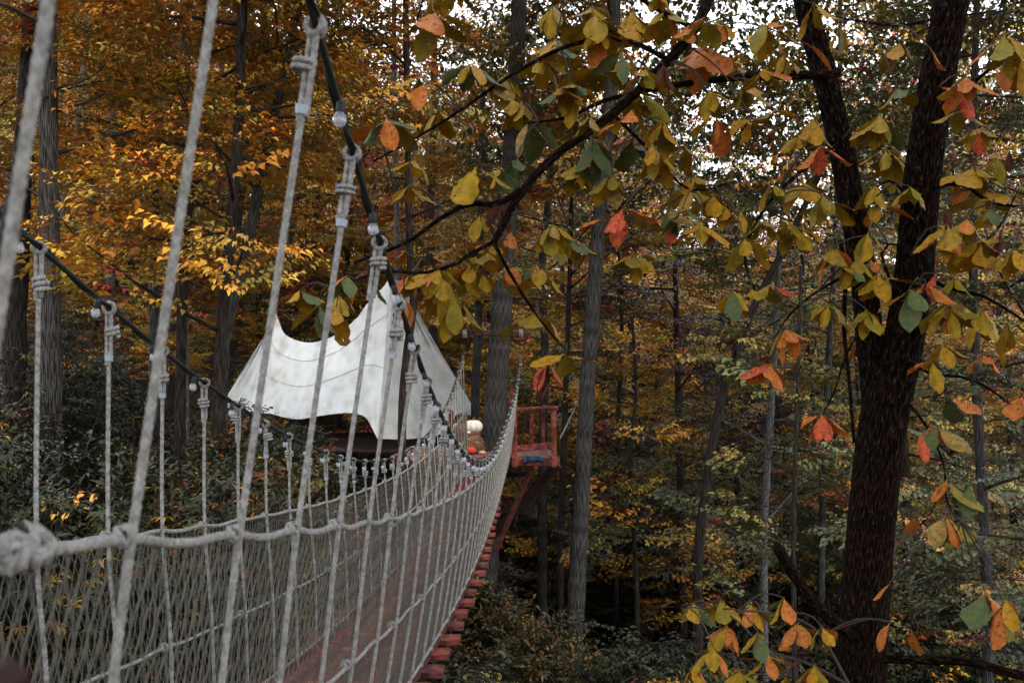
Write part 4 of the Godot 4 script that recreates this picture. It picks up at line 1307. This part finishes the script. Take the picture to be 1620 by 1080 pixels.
func make_forest() -> void:
	# trees that can be told apart: label, group, trunk by pixel and depth, radius, bark, leaves, options
	var trees := [
		["forest_tree", "stout grey trunk at the far left, behind the rope railing", [[82, 760, 13.0], [78, 400, 13.0], [74, 0, 13.0], [72, -500, 13.2]], 0.165, "bark_grey", "gold", {"limbs": 14, "low": 0.45, "dense": 10.0}],
		["forest_tree", "blackish trunk leaning beside the stout grey left trunk", [[20, 760, 16.0], [30, 350, 16.0], [50, 0, 16.0], [70, -400, 16.5]], 0.2, "bark_dark", "gold", {"limbs": 10, "low": 0.4}],
		["forest_tree", "straight grey trunk with a pale upper stem left of the hanging rope", [[245, 700, 19.0], [243, 330, 19.0], [250, 60, 19.0], [252, -420, 19.0]], 0.125, "bark_grey", "orange", {"limbs": 16, "low": 0.35, "dense": 10.0}],
		["forest_tree", "whitish lichened trunk behind the dark slanting one", [[290, 700, 17.0], [288, 480, 17.0], [292, 250, 17.0], [298, -400, 17.0]], 0.11, "bark_pale", "orange", {"limbs": 15, "low": 0.4}],
		["forest_tree", "dark slanting trunk crossing behind the blurred rope", [[284, 700, 15.0], [290, 430, 15.0], [312, 180, 15.0], [328, 0, 15.0], [350, -420, 15.0]], 0.095, "bark_dark", "gold", {"limbs": 16, "low": 0.4, "dense": 10.0}],
		["forest_tree", "dark trunk rising left of the tent with low side branches", [[342, 860, 13.0], [348, 560, 13.0], [366, 340, 13.0], [380, 120, 13.0], [384, -380, 13.0]], 0.1, "bark_dark", "orange", {"limbs": 20, "low": 0.3, "dense": 10.0}],
		["forest_tree", "leaning lichened trunk between the two near hanger ropes", [[345, 620, 15.0], [392, 378, 15.0], [430, 200, 15.0], [468, 20, 15.0], [520, -380, 15.0]], 0.105, "bark_grey", "orange", {"limbs": 17, "low": 0.4, "dense": 10.0}],
		["forest_tree", "thin grey trunk behind the leaning lichened one", [[352, 640, 19.0], [378, 330, 19.0], [405, 190, 19.0], [440, -350, 19.0]], 0.1, "bark_grey", "gold", {"limbs": 14, "low": 0.35}],
		["forest_tree", "dark bare-stemmed tree above the tent with horizontal branches", [[690, 700, 32.0], [684, 480, 32.0], [681, 340, 32.0], [686, 170, 32.0], [688, -200, 32.0]], 0.18, "bark_dark", "orange", {"limbs": 20, "low": 0.5, "dense": 10.0}],
		["forest_tree", "slender pale trunk above the tent peak", [[628, 760, 27.0], [628, 370, 27.0], [624, 190, 27.0], [622, -250, 27.0]], 0.11, "bark_pale", "gold", {"limbs": 18, "low": 0.45}],
		["forest_tree", "dark crooked trunk in front of the white tent", [[636, 860, 15.0], [636, 660, 15.0], [643, 560, 15.0], [655, 470, 15.0], [648, 380, 15.0], [640, -100, 15.2]], 0.085, "bark_dark", "olive", {"limbs": 12, "low": 0.25, "dense": 9.0, "long": 2.2}],
		["platform_tree", "thick grey trunk carrying the red platform and cross beam", [[762, 1010, 20.4], [770, 860, 20.4], [780, 700, 20.4], [790, 560, 20.4], [798, 420, 20.4], [812, 200, 20.6], [832, -200, 20.8]], 0.295, "bark_grey", "orange", {"limbs": 16, "low": 0.6, "dense": 11.0, "tip": 0.5, "sides": 18}],
		["forest_tree", "tall grey trunk standing alone right of the platform", [[908, 1045, 20.0], [916, 860, 20.0], [930, 600, 20.0], [948, 350, 20.0], [968, 100, 20.0], [985, -300, 20.0]], 0.2, "bark_grey", "gold", {"limbs": 12, "low": 0.5, "tip": 0.55, "sides": 14, "dense": 8.0}],
		["forest_tree", "thin dark trunk close behind the platform's right edge", [[886, 970, 23.0], [889, 780, 23.0], [896, 600, 23.0], [905, 300, 23.0]], 0.1, "bark_dark", "sage", {"limbs": 14, "low": 0.3}],
		["forest_tree", "dark tree leaning right through the middle of the clearing", [[1104, 920, 19.0], [1116, 780, 19.0], [1140, 640, 19.0], [1182, 510, 19.0], [1262, 350, 19.0], [1330, 200, 19.0]], 0.12, "bark_dark", "olive", {"limbs": 9, "low": 0.5, "dense": 9.0, "tip": 0.45, "drift": 0.0}],
		["forest_tree", "pale slim trunk between the leaning tree and the near tree", [[1208, 890, 22.0], [1214, 740, 22.0], [1224, 590, 22.0], [1234, 380, 22.0]], 0.115, "bark_pale", "sage", {"limbs": 13, "low": 0.35}],
		["sapling", "thin bare-stemmed sapling left of the dead branch stub", [[1256, 930, 14.0], [1258, 760, 14.0], [1264, 560, 14.0], [1268, 420, 14.0]], 0.05, "bark_dark", "olive", {"limbs": 16, "low": 0.2, "long": 1.8, "short": 0.7, "dense": 4.0}],
		["sapling", "dark crooked sapling in the gloom right of the grey trunk", [[1008, 960, 22.0], [1004, 860, 22.0], [996, 740, 22.0], [1006, 620, 22.0], [1000, 500, 22.0]], 0.07, "bark_dark", "orange", {"limbs": 14, "low": 0.25, "long": 2.0, "dense": 7.0}],
		["forest_tree", "slim grey trunk behind the cable cross beam", [[750, 800, 26.0], [752, 620, 26.0], [758, 470, 26.0], [765, 100, 26.0]], 0.15, "bark_grey", "gold", {"limbs": 15, "low": 0.45}],
		["forest_tree", "grey forked-looking trunk above the platform railing", [[858, 760, 27.0], [862, 560, 27.0], [858, 420, 27.0], [872, 250, 27.0], [880, -100, 27.0]], 0.15, "bark_grey", "gold", {"limbs": 13, "low": 0.45}],
		["forest_tree", "grey trunk behind the near tree's right stem", [[1560, 900, 17.0], [1545, 600, 17.0], [1540, 300, 17.0], [1548, -100, 17.0]], 0.11, "bark_grey", "sage", {"limbs": 18, "low": 0.25, "dense": 10.0}],
		["forest_tree", "dull trunk at the far right edge", [[1650, 900, 14.0], [1640, 500, 14.0], [1650, 100, 14.0], [1660, -300, 14.0]], 0.12, "bark_dark", "sage", {"limbs": 20, "low": 0.25, "dense": 10.0}],
		["forest_tree", "thin trunk just left of the near fork", [[1300, 900, 24.0], [1310, 600, 24.0], [1325, 300, 24.0], [1330, 0, 24.0]], 0.1, "bark_grey", "sage", {"limbs": 12, "low": 0.2}],
	]
	for a in trees:
		var p := []
		for q in a[2]:
			p.append(at(q[0], q[1], q[2]))
		var foot := Vector3(p[0].x, ground(p[0].x, p[0].z) - 0.15, p[0].z)
		if foot.y < p[0].y - 0.3:
			p.insert(0, foot)
		if a[6].get("low", 0.0) > 0.0 and a[0] == "forest_tree":
			a[6]["upper"] = 190
		make_tree(a[0], a[1], "trees around the bridge" if a[0] != "platform_tree" else "", p, a[3], M[a[4]], a[5], a[6])
	# further trees, in order across the view
	var n := 0
	for k in 40:
		var px := lerpf(-40.0, 1660.0, (k + 0.5) / 40.0) + rnd(-18, 18)
		var d := 24.0 + 20.0 * fposmod(k * 0.618, 1.0)
		if px > 370.0 and px < 780.0:
			d = maxf(d, 37.0)                              # behind the tent
		var x := at(px, 540, d).x
		var z := at(px, 540, d).z
		var g := Vector3(x, ground(x, z) - 0.2, z)
		var open := px > 930.0 and px < 1480.0
		var tall := rnd(12.5, 17.5) if not open else rnd(11.5, 15.0)
		var lean := Vector3(rnd(-1.2, 1.2), 0, rnd(-0.6, 0.6))
		var p := [g, g + lean * 0.3 + Vector3(0, tall * 0.4, 0), g + lean * 0.7 + Vector3(rnd(-0.3, 0.3), tall * 0.7, 0), g + lean + Vector3(0, tall, 0)]
		var kind: String = ["orange", "gold", "mixed", "olive", "orange", "gold", "red", "mixed"][k % 8]
		if px > 850.0:
			kind = ["sage", "gold", "olive", "mixed", "orange", "red", "sage", "gold"][k % 8]
		if px > 1070.0 and px < 1160.0:
			kind = "plum"
		var words := {"plum": "dark purple leaved", "orange": "orange leaved", "gold": "golden leaved", "mixed": "mixed colour", "olive": "olive leaved", "red": "red leaved", "sage": "grey green leaved"}
		make_tree("background_tree", "slim %s tree, %s from the left in the background" % [words[kind], ordinal(n)], "slim background trees", p, rnd(0.09, 0.16), M.bark_dark if px > 880.0 else M[["bark_grey", "bark_dark", "bark_pale"][k % 3]], kind,
			{"low_kind": "sage" if px > 880.0 else kind, "limbs": 28, "low": 0.1, "dense": 10.0 if not open else 10.0, "short": 1.6, "long": 4.2, "scale": 1.05, "drift": 0.2, "sides": 8, "dark_limbs": true, "upper": 0 if px > 900.0 else 40})
		n += 1
	# trees round the landing, whose crowns shade the bridge
	var around := [[-6.5, 3.0], [-2.5, 8.0], [3.5, 5.5], [6.5, 0.5], [8.5, -5.5], [-9.0, -1.5], [-12.5, -6.5], [12.5, -11.0], [0.8, 11.0], [2.8, -1.2]]
	for k in around.size():
		var q: Array = around[k]
		var g := Vector3(q[0], ground(q[0], q[1]) - 0.2, q[1])
		var h := EYE + rnd(5.5, 8.0) - g.y
		make_tree("canopy_tree", "tall tree around the near landing, %s counted from the bridge" % ordinal(k), "tall trees round the landing", [g, g + Vector3(rnd(-0.3, 0.3), h * 0.5, 0.2), g + Vector3(rnd(-0.6, 0.6), h, rnd(-0.5, 0.5))], rnd(0.14, 0.22), M.bark_grey, ["gold", "orange", "olive"][k % 3], {"limbs": 8, "low": 0.75, "dense": 8.0, "upper": 420})
	make_far_wood()
	make_understory()

func make_far_wood() -> void:
	var t := Node3D.new()
	t.name = "far_woods"
	add_child(t)
	t.set_meta("kind", "stuff")
	t.set_meta("label", "hazy mass of mixed autumn woods on the far slope")
	t.set_meta("category", "woods")
	var places := []
	var colors := PackedColorArray()
	for k in 15000:
		var d := rnd(44.0, 85.0)
		var px := rnd(-160.0, 1780.0)
		var q := at(px, 540, d)
		var floor_y := ground(q.x, q.z)
		var crown := 1.0 + 0.4 * noise.get_noise_2d(q.x * 9.0, q.z * 9.0)
		var top := (17.0 if px < 850.0 else 22.0) * crown + (2.5 if px > 1350.0 else 0.0)
		var h := rng.randf()
		if px > 1080 and px < 1330 and h > 0.6 and rng.randf() < 0.72:
			continue
		var y := floor_y + h * top
		var kind := "mixed"
		var f := noise.get_noise_2d(q.x * 6.0 + 90.0, q.z * 6.0)
		if f > 0.25: kind = "orange"
		elif f > 0.1: kind = "gold"
		elif f < -0.2: kind = "olive"
		if px > 900.0 and kind == "mixed" and rng.randf() < 0.5: kind = "sage"
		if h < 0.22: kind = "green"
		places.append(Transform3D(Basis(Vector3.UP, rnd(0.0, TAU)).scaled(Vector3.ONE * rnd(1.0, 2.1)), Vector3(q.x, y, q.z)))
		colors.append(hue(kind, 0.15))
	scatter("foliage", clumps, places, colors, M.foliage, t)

func make_understory() -> void:
	# left bank, behind the rope railing
	var left := []
	for k in 34:
		var f := fposmod(k * 0.618034, 1.0)
		var x := lerpf(-10.5, -2.9, f)
		var z := -lerpf(6.0, 22.0, fposmod(k * 0.7548777 + 0.3, 1.0))
		if x < 0.62 * z - 2.0:
			x = 0.62 * z + rnd(-1.5, 1.0)
		left.append(Vector3(x, 0, z))
	left.sort_custom(func(a, b): return a.x / a.z > b.x / b.z)
	for k in left.size():
		var p: Vector3 = left[k]
		p.y = ground(p.x, p.z) - 0.1
		var tall := clampf(EYE - 0.6 - p.y + rnd(-0.7, 0.5), 1.0, 3.2)
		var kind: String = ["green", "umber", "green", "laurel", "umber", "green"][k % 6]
		var words := {"green": "dark green", "laurel": "glossy evergreen", "olive": "olive", "umber": "dull brown"}
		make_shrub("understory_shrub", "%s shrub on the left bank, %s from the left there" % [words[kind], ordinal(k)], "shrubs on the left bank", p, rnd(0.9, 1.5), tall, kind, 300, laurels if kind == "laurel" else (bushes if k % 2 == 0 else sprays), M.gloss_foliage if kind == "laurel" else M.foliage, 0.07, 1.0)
	# hollow below and right of the platform
	var right := []
	for k in 44:
		var z := -lerpf(9.0, 34.0, fposmod(k * 0.618034 + 0.1, 1.0))
		var x := lerpf(-0.12 * -z - 0.3, 0.52 * -z + 1.0, fposmod(k * 0.7548777, 1.0))
		right.append(Vector3(x, 0, z))
	right.sort_custom(func(a, b): return a.x / -a.z < b.x / -b.z)
	for k in right.size():
		var p: Vector3 = right[k]
		p.y = ground(p.x, p.z) - 0.1
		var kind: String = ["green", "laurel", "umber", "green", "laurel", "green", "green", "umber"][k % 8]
		var words := {"umber": "dull brown", "green": "dark green", "laurel": "glossy evergreen", "olive": "olive brown", "gold": "golden", "mixed": "mottled autumn"}
		var tall := rnd(1.4, 3.0) * (1.0 if p.z > -22.0 else 1.3)
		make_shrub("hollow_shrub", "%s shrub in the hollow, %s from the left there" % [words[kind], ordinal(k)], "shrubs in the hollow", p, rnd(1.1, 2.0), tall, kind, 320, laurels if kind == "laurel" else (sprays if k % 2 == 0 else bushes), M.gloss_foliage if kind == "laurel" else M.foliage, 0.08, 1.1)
	# low cover on the forest floor
	var t := Node3D.new()
	t.name = "ground_cover"
	add_child(t)
	t.set_meta("kind", "stuff")
	t.set_meta("label", "low leafy ground cover on the dim forest floor")
	t.set_meta("category", "ground cover")
	var places := []
	var colors := PackedColorArray()
	for k in 9000:
		var z := -rnd(4.0, 46.0)
		var x := rnd(0.64, -0.58) * z + rnd(-2, 2)
		if absf(x) > 30.0:
			continue
		var p := Vector3(x, ground(x, z) + rnd(0.0, 0.25), z)
		places.append(Transform3D(Basis(Vector3.UP, rnd(0.0, TAU)).scaled(Vector3.ONE * rnd(0.8, 1.7)), p))
		colors.append(hue(["green", "laurel", "umber", "green"][rng.randi() % 4], 0.06))
	scatter("foliage", bushes, places, colors, M.foliage, t)
